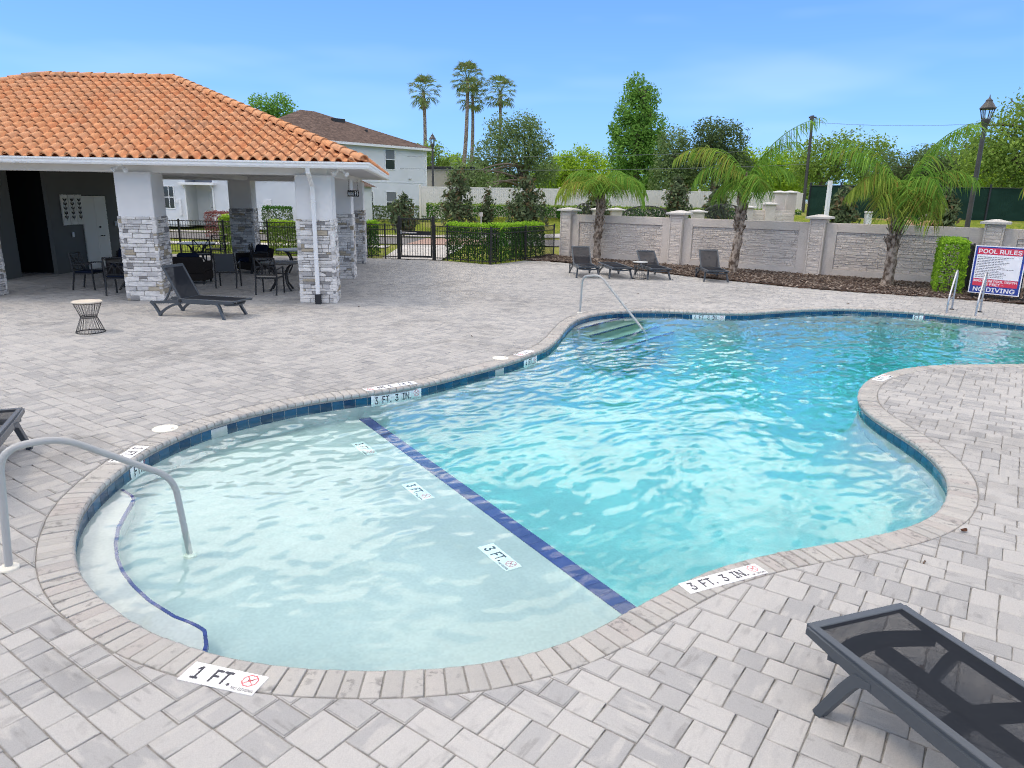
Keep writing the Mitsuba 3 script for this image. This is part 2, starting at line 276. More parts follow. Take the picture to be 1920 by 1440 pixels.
# ---------------------------------------------------------------- pool outline (world metres, deck top is z = 0)
LIP = [[-3.023,4.468],[-3.151,4.656],[-3.274,4.885],[-3.382,5.107],[-3.481,5.349],[-3.545,5.613],[-3.581,5.843],[-3.605,6.065],[-3.618,6.358],[-3.616,6.589],[-3.584,6.805],[-3.525,7.052],[-3.454,7.299],[-3.299,7.605],[-3.09,7.91],[-2.841,8.2],[-2.594,8.43],[-2.376,8.609],[-2.103,8.774],[-1.814,8.944],[-1.563,9.118],[-1.239,9.372],[-0.945,9.7],[-0.688,10.03],[-0.404,10.368],[-0.113,10.737],[0.165,11.168],[0.41,11.586],[0.638,12.077],[0.838,12.801],[1.02,13.7],[1.192,14.45],[1.41,15.126],[1.756,15.691],[2.252,16.118],[2.755,16.34],[3.396,16.4],[4.109,16.283],[4.903,16.216],[5.45,16.275],[6.046,16.573],[6.977,16.998],[7.961,17.25],[8.755,17.196],[9.48,16.949],[9.865,16.68],[10.224,16.36],[10.771,15.917],[11.217,15.447],[12.0,14.7],[13.2,14.1],[14.5,13.6],[15.0,13.0],[15.2,12.2],[14.6,11.5],[13.5,11.3],[12.0,11.35],[10.4,11.42],[9.3,11.4],[8.373,11.356],[7.759,11.271],[7.159,11.215],[6.738,11.127],[6.252,10.934],[5.867,10.692],[5.381,10.287],[5.078,9.935],[4.8,9.52],[4.622,9.155],[4.502,8.867],[4.434,8.6],[4.393,8.266],[4.38,7.934],[4.38,7.669],[4.374,7.377],[4.354,7.103],[4.309,6.846],[4.243,6.582],[4.16,6.337],[4.029,6.086],[3.844,5.803],[3.656,5.58],[3.453,5.4],[3.256,5.264],[3.029,5.143],[2.813,5.052],[2.532,4.95],[2.275,4.874],[2.014,4.781],[1.818,4.7],[1.719,4.65],[1.475,4.535],[1.25,4.381],[1.029,4.196],[0.871,4.067],[0.772,3.974],[0.632,3.853],[0.494,3.735],[0.369,3.638],[0.21,3.55],[0.057,3.485],[-0.092,3.432],[-0.223,3.392],[-0.44,3.358],[-0.656,3.342],[-0.873,3.338],[-1.093,3.345],[-1.246,3.362],[-1.332,3.38],[-1.534,3.425],[-1.68,3.47],[-1.796,3.515],[-1.989,3.6],[-2.193,3.71],[-2.392,3.85],[-2.612,4.02],[-2.78,4.174],[-2.934,4.345]]
def smooth_loop(P, step, sig):
    P = np.asarray(P, float); Q = np.vstack([P, P[:1]]); s = np.r_[0, np.cumsum(np.linalg.norm(np.diff(Q, axis=0), axis=1))]
    t = np.arange(0, s[-1], 0.02); R = np.stack([np.interp(t, s, Q[:, k]) for k in (0, 1)], 1)
    from scipy.ndimage import gaussian_filter1d
    R = gaussian_filter1d(R, sig / 0.02, axis=0, mode='wrap'); Q = np.vstack([R, R[:1]])
    s = np.r_[0, np.cumsum(np.linalg.norm(np.diff(Q, axis=0), axis=1))]; n = int(round(s[-1] / step)); t = np.arange(n) * s[-1] / n
    return np.stack([np.interp(t, s, Q[:, k]) for k in (0, 1)], 1)
lip = smooth_loop(LIP, 0.105, 0.16)                  # one point per coping brick
fine = smooth_loop(LIP, 0.04, 0.16)
lip_poly = Polygon(fine)
def outward(P):
    t = np.roll(P, -1, 0) - np.roll(P, 1, 0); t /= np.linalg.norm(t, axis=1, keepdims=True); n = np.stack([-t[:, 1], t[:, 0]], 1)
    return n if lip_poly.contains(Point(P[0] - 0.05 * n[0])) else -n
lip_n, fine_n = outward(lip), outward(fine)
COPE, WATER_Z = 0.24, -0.120
seam_poly = lip_poly.buffer(COPE, join_style='round')
basin_poly = lip_poly.buffer(0.03)

# coping bricks: each a bull-nosed paver set radially
pool = tag('swimming_pool', 'freeform swimming pool with grey brick coping and blue waterline tiles', kind='structure')
prof = [(0.03, -0.06), (0.004, -0.05), (0.0, -0.03), (0.007, -0.012), (0.024, -0.001), (0.05, 0.0), (0.15, 0.001), (COPE - 0.012, 0.0), (COPE - 0.004, -0.006), (COPE - 0.004, -0.06)]
def coping_brick(P0, N0, P1, N1, gap=0.0035):
    L = np.linalg.norm(P1 - P0); rings = []; tilt = rng.normal(0, 0.0012); lift = rng.normal(0, 0.0012); jut = rng.normal(0, 0.002)
    for s, drop in ((gap / L, 0.006), (gap / L + 0.05, 0.001), (0.5, 0.0), (1 - gap / L - 0.05, 0.001), (1 - gap / L, 0.006)):
        p, n = P0 * (1 - s) + P1 * s, N0 * (1 - s) + N1 * s
        rings.append([(*(p + n * (o + jut)), z - (drop if z > -0.05 else 0) + lift + tilt * (s - 0.5) * 4) for o, z in prof])
    v = np.array(rings).reshape(-1, 3); k = len(prof); f = []
    for r in range(4):
        for j in range(k - 1): f.append([r * k + j, r * k + j + 1, (r + 1) * k + j + 1, (r + 1) * k + j])
    f = np.array(f); f = np.vstack([f[:, [0, 1, 2]], f[:, [0, 2, 3]], [[0, j + 1, j] for j in range(1, k - 1)], [[4 * k, 4 * k + j, 4 * k + j + 1] for j in range(1, k - 1)]])
    return v, f
rest = MB(); cd = np.hypot(lip[:, 0], lip[:, 1]); brick_near = set(np.argsort(cd)[:300].tolist())
for i in range(len(lip)):
    j = (i + 1) % len(lip); v, f = coping_brick(lip[i], lip_n[i], lip[j], lip_n[j])
    c = lip[i]; uv = rng.random(2)
    if i in brick_near: put('coping_brick', (v, f), 'coping_mat', pool, smooth=True, uv=np.tile(uv, (len(v), 1)))
    else: rest.add(v, f, uv)
put('coping_beyond', rest.ply('coping_mat', True, True), None, pool, kind='stuff')
# mortar bed under the coping
bed = MB()
for p in polys(lip_poly.buffer(COPE - 0.01).difference(lip_poly.buffer(0.012))): bed.add(*extrude(p, -0.075, -0.009))
put('mortar_bed', bed.ply('joint_mat'), None, pool)
# waterline tiles, 6 inch, two rows standing on the pool wall
wall_loop = fine + fine_n * 0.03
S = np.r_[0, np.cumsum(np.linalg.norm(np.diff(np.vstack([wall_loop, wall_loop[:1]]), axis=0), axis=1))]
def on_wall(s, off=0.0):
    s = s % S[-1]; k = min(int(np.searchsorted(S, s, 'right') - 1), len(fine) - 1); t = (s - S[k]) / (S[k + 1] - S[k]); k2 = (k + 1) % len(fine)
    n = fine_n[k] * (1 - t) + fine_n[k2] * t; return wall_loop[k] * (1 - t) + wall_loop[k2] * t - n * off, n
tile_rest = MB(); shown = 0
for i in range(int(S[-1] / 0.156)):
    s0, s1 = i * 0.156 + 0.003, i * 0.156 + 0.153
    p0, n0 = on_wall(s0, 0.004 + rng.normal(0, 0.0006)); p1, n1 = on_wall(s1, 0.004 + rng.normal(0, 0.0006)); pm, nm = on_wall((s0 + s1) / 2)
    v = np.array([(*p0, -0.195), (*p1, -0.195), (*p1, -0.062), (*p0, -0.062), (*(p0 + n0 * 0.01), -0.195), (*(p1 + n1 * 0.01), -0.195), (*(p1 + n1 * 0.01), -0.062), (*(p0 + n0 * 0.01), -0.062)])
    f = np.array([[0, 1, 2, 3], [0, 4, 5, 1], [1, 5, 6, 2], [2, 6, 7, 3], [3, 7, 4, 0]]); uv = rng.random(2)
    if nm @ pm > 0.15 * np.linalg.norm(pm) and pm[0] < 12.2 and shown < 300:
        shown += 1; put('waterline_tile', (v, np.vstack([f[:, [0, 1, 2]], f[:, [0, 2, 3]]])), 'tile_blue', pool, uv=np.tile(uv, (8, 1)))
    else: tile_rest.add(v, f, uv)
put('tile_band', tile_rest.ply('tile_blue', False, True), None, pool, kind='stuff')
# basin: wall, deep floor, shallow shelf, entry bench, corner steps (depths as they appear through still water)
DEEP, SHELF, BENCH = -0.98, -0.355, -0.205
wl = MB(); k = len(fine); idx = np.arange(k)
zs = (-0.06, -0.2, -0.34); rr = np.vstack([np.c_[wall_loop, np.full(k, z)] for z in zs])
for r in range(2): wl.add(rr, np.stack([r * k + idx, r * k + (idx + 1) % k, (r + 1) * k + (idx + 1) % k, (r + 1) * k + idx], 1))
put('basin_wall', wl.ply('plaster', True), None, pool)
gx, gy = np.meshgrid(np.arange(-4.4, 16, 0.08), np.arange(2.6, 18.4, 0.08), indexing='ij')
gz = DEEP - 0.25 * ss(2.0, 12.0, gx + 0.4 * (gy - 6)); gd = shapely.distance(basin_poly.exterior, shapely.points(gx, gy)) * np.where(shapely.contains_xy(basin_poly, gx, gy), 1, -1)
q_ = np.clip(1 - gd / 0.85, 0, 1); gz = np.where(gd < 0, -0.26, gz + (-0.26 - gz) * (1 - np.sqrt(1 - q_ ** 2)))                       # rounded cove where floor meets wall
m = MB(); a, b = gx.shape; q = np.arange(a * b).reshape(a, b); keep = shapely.contains_xy(basin_poly.buffer(0.10), gx[:-1, :-1] + .04, gy[:-1, :-1] + .04)
m.add(np.stack([gx, gy, gz], -1).reshape(-1, 3), np.stack([q[:-1, :-1], q[1:, :-1], q[1:, 1:], q[:-1, 1:]], -1)[keep])
put('basin_floor', m.ply('plaster', True), None, pool)
SA, SB = np.array([-2.158, 9.246]), np.array([0.853, 4.522])          # middle line of the blue tile stripe at the shelf edge
sd = (SB - SA) / np.linalg.norm(SB - SA); sn = np.array([sd[1], -sd[0]]); sn = sn if sn[0] < 0 else -sn
far_l, far_r = SA - sd * 3, SB + sd * 3
half = Polygon([far_l - sn * 0.075, far_r - sn * 0.075, far_r + sn * 9, far_l + sn * 9])
sh = MB()
for p in polys(basin_poly.buffer(0.015).intersection(half)): sh.add(*extrude(p, -1.4, SHELF))
put('shallow_shelf', sh.ply('plaster'), None, pool)
inside = [t for t in np.arange(-1.0, 8.0, 0.01) if basin_poly.contains(Point(*(SA + sd * t)))]
t0, t1 = inside[0], inside[-1]
for i in range(int((t1 - t0) / 0.155)):
    a0 = SA + sd * (t0 + i * 0.155 + 0.002); a1 = SA + sd * (t0 + i * 0.155 + 0.153); w = 0.076
    v = np.array([(*(a0 - sn * w), SHELF + 0.004), (*(a1 - sn * w), SHELF + 0.004), (*(a1 + sn * w), SHELF + 0.004), (*(a0 + sn * w), SHELF + 0.004)]); v = np.vstack([v, v - [0, 0, 0.01]])
    f = np.array([[0, 1, 2], [0, 2, 3], [4, 5, 1], [4, 1, 0], [5, 6, 2], [5, 2, 1], [6, 7, 3], [6, 3, 2], [7, 4, 0], [7, 0, 3]])
    put('stripe_tile', (v, f), 'line_blue', pool, uv=np.tile(rng.random(2), (8, 1)))
BEN = [(-3.66,6.16),(-3.55,6.07),(-3.462,6.0),(-3.40,5.92),(-3.358,5.775),(-3.315,5.614),(-3.239,5.363),(-3.112,5.089),(-2.972,4.855),(-2.829,4.663),(-2.651,4.471),(-2.446,4.286),(-2.191,4.105),(-2.038,4.03),(-1.93,3.96),(-1.85,3.80),(-1.80,3.45)]
bp = Polygon(BEN + [(-1.9, 3.0), (-4.5, 3.0), (-4.5, 6.1)])
bn = MB()
for p in polys(basin_poly.buffer(0.015).intersection(bp)): bn.add(*extrude(p, SHELF - 0.02, BENCH))
put('entry_bench', bn.ply('plaster'), None, pool)
L_ = LineString(BEN); n_ = int(L_.length / 0.052)
for i in range(n_):
    a0, a1 = np.array(L_.interpolate(i * 0.052 + 0.002).coords[0]), np.array(L_.interpolate(i * 0.052 + 0.050).coords[0]); t_ = (a1 - a0) / np.linalg.norm(a1 - a0); nn = np.array([-t_[1], t_[0]]) * 0.012
    if not basin_poly.contains(Point(*a0)): continue
    v = np.array([(*(a0 - nn), BENCH + .004), (*(a1 - nn), BENCH + .004), (*(a1 + nn), BENCH + .004), (*(a0 + nn), BENCH + .004)]); v = np.vstack([v, v - [0, 0, 0.03]])
    put('bench_edge_tile', (v, np.array([[0, 1, 2], [0, 2, 3], [4, 5, 1], [4, 1, 0], [5, 6, 2], [5, 2, 1], [6, 7, 3], [6, 3, 2], [7, 4, 0], [7, 0, 3]])), 'line_blue', pool, uv=np.tile(rng.random(2), (8, 1)))
# corner steps beside the second handrail
e_, c_ = np.array([0.6, 0.8]), np.array([0.8, -0.6])
for i, z in enumerate((-0.17, -0.28, -0.39, -0.50)):
    lo = -7.72 + 0.30 * i
    half = Polygon([c_ * (lo - 3) + e_ * 4, c_ * (lo - 3) + e_ * 22, c_ * lo + e_ * 22, c_ * lo + e_ * 4])
    clip = Polygon([e_ * 12.55 + c_ * -9, e_ * 16 + c_ * -9, e_ * 16 + c_ * -6, e_ * 12.55 + c_ * -6])
    st = MB()
    for p in polys(basin_poly.buffer(0.012).intersection(half).intersection(clip)): st.add(*extrude(p, -1.2, z))
    sk = put('step', st.ply('plaster'), None, pool)
    ed = MB(); seg = LineString([c_ * lo + e_ * 4, c_ * lo + e_ * 22]).intersection(basin_poly.intersection(clip))
    if seg.length > 0.1:
        g0, g1 = (np.array(x) for x in (list(seg.coords)[0], list(seg.coords)[-1])); ed.add(*bar((*g0, z + 0.002), (*g1, z + 0.002), 0.07, 0.014))
        put('nosing', ed.ply('line_blue', False, True), None, sk)
# skimmer openings (pale boxes) in the tile line
for s_px in ((-3.30, 7.62), (-0.17, 10.68)):
    s_ = S[int(np.argmin(np.hypot(*(wall_loop - s_px).T)))]; p, n = on_wall(s_); t_ = np.array([n[1], -n[0]])
    mk = MB(); M = mat4((*t_, 0), (*n, 0), (0, 0, 1), (*p, 0)); mk.box((-0.11, -0.007, -0.20), (0.11, 0.02, -0.085), 0.004, M)
    put('skimmer_throat', mk.ply('plaster'), None, pool)

# water: one sheet with real ripples, absorbing like water below it
h_ = 0.03
gx, gy = np.meshgrid(np.arange(-4.1, 15.6, h_), np.arange(3.0, 17.8, h_), indexing='ij')
def wave(x, y):
    P = np.stack([x, y, 0 * x], -1); z = 0
    wob = 0.55 * meshkit.fbm(P * 0.55 + 4, 3, 1)
    for A, kx, ky, sc, sd_ in ((0.012, 0.9, 1.5, 1.1, 1), (0.0125, 1.0, 2.1, 2.1, 2), (0.0100, 1.0, 2.1, 4.4, 3), (0.0046, 1.0, 1.7, 9.0, 4)):
        ca, sa = math.cos(0.30 * sd_), math.sin(0.30 * sd_); u, v = x * ca + y * sa + wob, -x * sa + y * ca + wob
        z = z + A * (meshkit.noise(np.stack([u * kx * sc, v * ky * sc, 0 * u + sd_ * 7.7], -1), sd_) - 0.5)
    r = np.hypot(x + 1.0, y - 5.6)                       # an inlet stirs the shallow shelf
    z = z + 0.0011 * np.exp(-(r / 1.3) ** 2) * np.sin(r * 38 + 3 * meshkit.noise(P * 3))
    calm = 0.5 + 0.5 * np.clip((y - 3.8 - 0.25 * np.abs(x)) / 3.0, 0, 1)
    sm = (x * sn[0] + y * sn[1] - SA @ sn) > 0           # smaller, busier ripples over the shelf
    z = z * np.where(sm, 0.75, 1.0) + np.where(sm, 0.0125, 0.003) * (meshkit.fbm(P * np.array([6, 9.5, 1.0]) + 2.2, 2, 9) - 0.5)
    calm = calm * (1 - 0.88 * np.exp(-(((x - 2.1) / 1.6) ** 2 + ((y - 14.7) / 1.9) ** 2) ** 2))
    return z * calm * (1 + 0.55 * np.clip((y - 8) / 4, 0, 1))
gz = WATER_Z + wave(gx, gy)
a, b = gx.shape; q = np.arange(a * b).reshape(a, b); keep = shapely.contains_xy(basin_poly.buffer(0.05), gx[:-1, :-1] + h_ / 2, gy[:-1, :-1] + h_ / 2)
m = MB().add(np.stack([gx, gy, gz], -1).reshape(-1, 3), np.stack([q[:-1, :-1], q[1:, :-1], q[1:, 1:], q[:-1, 1:]], -1)[keep], (0.5, 0.5))
v_, f_ = m.mesh(); wm = trimesh.Trimesh(v_, f_, process=False); wm.remove_unreferenced_vertices()
scene['water'] = {**mikit.ply(wm, 'water_mat', smooth=True), 'interior': {'type': 'ref', 'id': 'water_medium'}}
tag('water', 'clear rippled turquoise pool water', kind='structure')

# ---------------------------------------------------------------- pool deck of tumbled pavers
MULCH_EDGE = [(0.44, 29.02), (1.41, 28.81), (3.0, 27.3), (4.53, 25.74), (5.96, 23.9), (7.31, 22.5), (8.54, 21.35), (9.75, 20.5), (11.61, 19.66), (13.0, 18.75), (14.6, 17.6), (17.0, 16.3), (22.0, 14.0)]
deck_poly = Polygon([(-24, 29.6), (-24, -6), (22, -6)] + MULCH_EDGE[::-1] + [(-0.88, 26.96), (-2.62, 28.22), (-3.2, 28.40), (-4.5, 28.56), (-5.92, 28.98), (-10, 29.3)]).buffer(0)
field = deck_poly.difference(seam_poly)
base = MB()
for p in polys(deck_poly.difference(lip_poly.buffer(0.09))): base.add(*extrude(p, -0.09, -0.010))
structure('pool_deck', base.ply('joint_mat'), None, label='pool deck paved with tumbled grey and cream concrete pavers')
A_, B_ = np.array([DC, DS]), np.array([DS, -DC])
view_zone = Polygon([(-3.0, 1.2), (3.4, 1.2), (23, 22), (23, 30), (-24, 30), (-22, 21), (-17, 16.5)]).intersection(deck_poly)
rects = []
UN, NW, NH = 0.0805, 690, 690                       # a 2 x 3 unit paver is 6 x 9 inches; greedy random ashlar without long joints
left = np.zeros(NW + 2, int)
for row in range(NH):
    x = 0
    while x < NW:
        if left[x] > 0: x += 1; continue
        r = 0
        while x + r < NW and left[x + r] == 0: r += 1
        e = x + r
        while x < e:
            k = e - x; w = k if k <= 3 else (2 if k == 4 else random.choice((2, 3)))
            if w < 2: w = k
            h = random.choice((2, 2, 3)) if w == 3 else random.choice((2, 3, 3))
            if w == 3 and h == 3 and random.random() < 0.35: h = 2
            rects.append((-9.0 + x * UN, -28.0 + row * UN, w * UN, h * UN)); left[x:x + w] = h; x += w
    left = np.maximum(left - 1, 0)
rects = np.array(rects); cen = (rects[:, :1] + rects[:, 2:3] / 2) * A_ + (rects[:, 1:2] + rects[:, 3:4] / 2) * B_
ok = shapely.contains_xy(view_zone.difference(lip_poly), cen[:, 0], cen[:, 1]); rects, cen = rects[ok], cen[ok]
dist_in = shapely.distance(field.boundary, shapely.points(cen)); infield = shapely.contains_xy(field, cen[:, 0], cen[:, 1])
whole = infield & (dist_in > 0.16)
def paver_rings(r, near):
    """corner rings (n, rings, 4, 3) of pavers with eased, slightly uneven edges"""
    n = len(r); g = 0.0027
    u0, u1, v0, v1 = r[:, 0] + g, r[:, 0] + r[:, 2] - g, r[:, 1] + g, r[:, 1] + r[:, 3] - g
    ab = np.stack([np.stack([u0, v1], 1), np.stack([u1, v1], 1), np.stack([u1, v0], 1), np.stack([u0, v0], 1)], 1)
    ab = ab + rng.normal(0, 0.0016, ab.shape); c = ab.mean(1, keepdims=True); d = np.sign(ab - c)
    steps = ((0.0, -0.035), (0.0, -0.0075), (0.0032, -0.0030), (0.0095, -0.0010), (0.024, 0.0)) if near else ((0.0, -0.012), (0.003, -0.003), (0.010, 0.0))
    tilt = rng.normal(0, 0.0011, (n, 1, 1)); tilt2 = rng.normal(0, 0.0011, (n, 1, 1)); lift = rng.normal(0, 0.0010, (n, 1))
    out = []
    for ins, z in steps:
        q = ab - d * ins; xy = q[..., :1] * A_ + q[..., 1:] * B_
        zz = z + (lift[..., None] + tilt * d[..., :1] + tilt2 * d[..., 1:]) * (1.0 if z > -0.02 else 0.0)
        out.append(np.concatenate([xy, zz], -1))
    return np.stack(out, 1)
def ring_faces(k):
    f = []
    for r in range(k - 1):
        for j in range(4): f.append([4 * r + j, 4 * r + 4 + j, 4 * r + 4 + (j + 1) % 4, 4 * r + (j + 1) % 4])
    f.append([4 * k - 4, 4 * k - 1, 4 * k - 2, 4 * k - 3]); f = np.array(f)[:, ::-1]; return np.vstack([f[:, [0, 1, 2]], f[:, [0, 2, 3]]])
dcam = np.hypot(cen[:, 0], cen[:, 1])
def in_frame(c): return (np.abs(c[:, 0] + 0.05) < 0.74 * (c[:, 1] * 0.967 + 0.64)) & (c[:, 1] > 2.35)
vis = whole & in_frame(cen)
near_ids = np.nonzero(vis)[0][np.argsort(dcam[vis])[:300]]
is_near = np.zeros(len(rects), bool); is_near[near_ids] = True
pav = MB(); F5, F3 = ring_faces(5), ring_faces(3)
def uv_of(r):
    return np.stack([np.clip(rng.beta(2.2, 2.2, len(r)), 0, 1), np.where(r[:, 2] >= r[:, 3], 0.5, 0.0) + 0.49 * rng.random(len(r))], 1)
R5 = paver_rings(rects[near_ids], True); U5 = uv_of(rects[near_ids])
for k in range(len(near_ids)):
    put('paver', (R5[k].reshape(-1, 3), F5), 'paver_mat', 'pool_deck', smooth=True, uv=np.tile(U5[k], (20, 1)))
for sel, near, Fk in ((whole & ~is_near & (dcam < 9), True, F5), (whole & ~is_near & (dcam >= 9), False, F3)):
    r = rects[sel]; R = paver_rings(r, near); k = R.shape[1] * 4
    pav.add(R.reshape(-1, 3), (Fk[None] + np.arange(len(r))[:, None, None] * k).reshape(-1, 3), np.repeat(uv_of(r), k, 0))
for i in np.nonzero(~whole)[0]:                              # cut pavers along the coping and the deck's edge
    a0, b0, L, w = rects[i]; g = 0.0035
    pr = Polygon([tuple(A_ * s + B_ * t) for s, t in ((a0 + g, b0 + g), (a0 + L - g, b0 + g), (a0 + L - g, b0 + w - g), (a0 + g, b0 + w - g))]).intersection(field.buffer(-0.004))
    u_ = uv_of(rects[i:i + 1])[0]
    for p in polys(pr):
        if p.area < 0.0006: continue
        p = p.simplify(0.003); top = p.buffer(-0.008)
        v, f = extrude(p, -0.03, -0.004); pav.add(v, f, u_)
        for tp in polys(top): v, f = extrude(tp, -0.0045, 0.0); pav.add(v, f, u_)
put('paving', pav.ply('paver_mat', False, True), None, 'pool_deck', kind='stuff')

v, f, u = chips(28, view_zone.difference(seam_poly.buffer(0.05)), 0.004, lambda P: 0 * P[:, 0]); c8 = v.reshape(-1, 8, 3); v = (c8.mean(1, keepdims=True) * [1, 1, 0] + [0, 0, 0.006] + (c8 - c8.mean(1, keepdims=True)) * 0.55).reshape(-1, 3); put('leaf_litter', MB().add(v, f, u).ply('mulch_chip', False, True), None, 'pool_deck', kind='stuff')

# ---------------------------------------------------------------- depth markers
def octagon(mb_red, mb_blk, M, s):
    g = np.arange(9) * np.pi / 4 + np.pi / 8
    ring = np.stack([np.cos(g) * s, np.sin(g) * s, 0 * g], 1)
    for a, b in zip(ring[:-1], ring[1:]):
        v, f = bar(a, b, s * 0.13, 0.002); mb_red.add(xf(M, v), f)
    for sg in (1, -1):
        v, f = bar((-0.62 * s, 0.62 * s * sg, 0), (0.62 * s, -0.62 * s * sg, 0), s * 0.12, 0.002); mb_red.add(xf(M, v), f)
    v, f = bar((-0.35 * s, 0.05 * s, 0), (0.4 * s, 0.12 * s, 0), s * 0.12, 0.0015); mb_blk.add(xf(M, v), f)
def marker(label, M, cells, size=0.152, thick=0.006, no_diving=True, group=None, small=1.0):
    """a row of white tiles lettered in black; M: x reads along, y up, z out of the face, origin at the row's middle"""
    t = thing('depth_marker', label, 'depth marker', group); n = len(cells) + (1 if no_diving else 0); x0 = -n * size / 2
    for i in range(n):
        mb = MB().box((x0 + i * size + 0.0012, -size / 2, -thick), (x0 + (i + 1) * size - 0.0012, size / 2, 0.0), 0.0015, M)
        tl = put('tile', mb.ply('marker_white'), None, t); cx = x0 + (i + 0.5) * size
        if i < len(cells):
            if not cells[i]: continue
            v, f = text(cells[i], size * 0.62, 0.0012, True, 0.72); wd = v[:, 0].max()
            s = min(1.0, size * 0.92 / wd); v[:, 0] = (v[:, 0] * s) - wd * s / 2 + cx; v[:, 1] += -size * 0.31; v[:, 2] += 0.0004
            put('lettering', MB().add(xf(M, v), f).ply('marker_black'), None, tl, kind='stuff')
        else:
            red, blk = MB(), MB(); octagon(red, blk, M @ mat4(o=(cx, size * 0.12, 0.0008)), size * 0.29)
            v, f = text('NO DIVING', size * 0.135, 0.0012, False, 0.85); wd = v[:, 0].max(); v[:, 0] += cx - wd / 2; v[:, 1] -= size * 0.42; v[:, 2] += 0.0004; blk.add(xf(M, v), f)
            put('no_diving_sign', red.ply('marker_red'), None, tl, kind='stuff'); put('lettering', blk.ply('marker_black'), None, tl, kind='stuff')
    return t
def deck_frame(px, off):
    """frame of a marker laid in the coping nearest px, its top towards the pool"""
    k = int(np.argmin(np.hypot(*(fine - px).T))); n = fine_n[k]; up = np.array([-n[0], -n[1], 0]); x = np.cross(up, [0, 0, 1.0]); return mat4(x, up, (0, 0, 1), (*(fine[k] + n * off), 0.0055))
def wall_frame(px, z=-0.138):
    s_ = S[int(np.argmin(np.hypot(*(wall_loop - px).T)))]; p, n = on_wall(s_, 0.0075); x = np.cross([0, 0, 1.0], [-n[0], -n[1], 0]); return mat4(x, (0, 0, 1), (-n[0], -n[1], 0), (*p, z))
a_ = math.radians(-15.2); marker('white 1 FT. depth marker with red no diving octagon in the near coping', mat4((math.cos(a_), math.sin(a_), 0), (-math.sin(a_), math.cos(a_), 0), (0, 0, 1), (-1.505, 3.235, 0.0055)), ['1', 'FT.'])
M = deck_frame((1.476, 4.53), 0.155); a_ = math.radians(25.5); M = mat4((math.cos(a_), math.sin(a_), 0), (-math.sin(a_), math.cos(a_), 0), (0, 0, 1), (1.47, 4.355, 0.0055))
marker('white 3 FT. 3 IN. depth marker laid in the near right coping', M, ['3', 'FT.', '3', 'IN.'], 0.135)
marker('upside down 1 FT depth marker in the coping at the far left curve', deck_frame((-3.60, 6.50), 0.115), ['1', 'FT.'])
marker('pale 3 FT. 3 IN. depth marker in the coping behind the blue stripe', deck_frame((-1.55, 9.13), 0.125), ['3', 'FT.', '3', 'IN.'], 0.15)
marker('pale depth marker in the far coping left of the corner steps', deck_frame((0.30, 11.42), 0.13), ['4', 'FT.'], 0.15)
marker('5 FT. depth marker on the tip of the paved peninsula', deck_frame((5.38, 10.28), 0.13), ['5', 'FT.'])
marker('black lettered 1 FT marker on the waterline at the left curve', wall_frame((-3.60, 6.47)), ['1', 'FT.'])
marker('black lettered 3 FT. 3 IN. marker on the waterline behind the blue stripe', wall_frame((-1.53, 9.14)), ['3', 'FT.', '3', 'IN.'], 0.15)
marker('4 FT. marker on the waterline left of the corner steps', wall_frame((0.33, 11.44)), ['4', 'FT.'], 0.15)
marker('4 FT. 8 IN. marker on the far waterline right of the corner steps', wall_frame((4.5, 16.25)), ['4', 'FT.', '8', 'IN.'], 0.15)
marker('5 FT. marker on the far waterline left of the pool ladder', wall_frame((9.66, 16.83)), ['5', 'FT.'], 0.16)
for lab, (mx, my) in (('underwater 3 FT. marker on the shelf nearest the far coping', (-1.70, 7.75)), ('middle of the three underwater 3 FT. markers beside the blue stripe', (-0.92, 6.55)), ('underwater 3 FT. marker on the shelf closest to the near coping', (-0.08, 5.25))):
    marker(lab, mat4((*sd, 0), (-sd[1], sd[0], 0), (0, 0, 1), (mx, my, SHELF + 0.006)), ['3', 'FT.'])

# ---------------------------------------------------------------- lids, leaf, rails, ladder
for lab, (x, y) in (('round cream skimmer lid in the pavers by the left curve', (-3.75, 7.30)), ('round cream skimmer lid in the pavers near the far coping', (-0.19, 11.05))):
    t = thing('skimmer_lid', lab, 'lid'); v, f = lathe([(0.0, 0.0085), (0.10, 0.0085), (0.128, 0.0075), (0.132, 0.004), (0.132, -0.01)], 32, (x, y, 0)); put('cover', (v, f), 'lid_plastic', t, smooth=30)
    put('finger_hole', lathe([(0.0, 0.0095), (0.012, 0.0092), (0.013, 0.007)], 10, (x + 0.08, y, 0)), 'marker_black', t)
t = thing('dry_leaf', 'curled brown leaf lying on the pavers right of the pool', 'leaf')
u_ = np.linspace(-1, 1, 7); lv = np.array([[(0.035 * s, 0.022 * w * (1 - s * s) ** 0.6, 0.008 + 0.012 * s * s + 0.008 * abs(w)) for w in (-1, 0, 1)] for s in u_]).reshape(-1, 3)
lf = np.array([[3 * i + j, 3 * i + j + 1, 3 * i + j + 4, 3 * i + j + 3] for i in range(6) for j in range(2)])
scene['leaf_brown'] = diffuse((0.10, 0.05, 0.035)); put('blade', (xf(rz(0.5, (3.58, 5.13, 0.0)), lv), lf), 'leaf_brown', t)
def bend(pts, r=0.09, n=7):
    out = [np.asarray(pts[0], float)]
    for a, b, c in zip(pts[:-2], pts[1:-1], pts[2:]):
        a, b, c = map(lambda q: np.asarray(q, float), (a, b, c)); d0, d1 = min(r, np.linalg.norm(b - a) * 0.45), min(r, np.linalg.norm(c - b) * 0.45)
        out += list(arc(b + (a - b) / np.linalg.norm(a - b) * d0, b, b + (c - b) / np.linalg.norm(c - b) * d1, n))
    return out + [np.asarray(pts[-1], float)]
t = thing('handrail', 'grey painted handrail arching over the shallow end at the left', 'handrail')
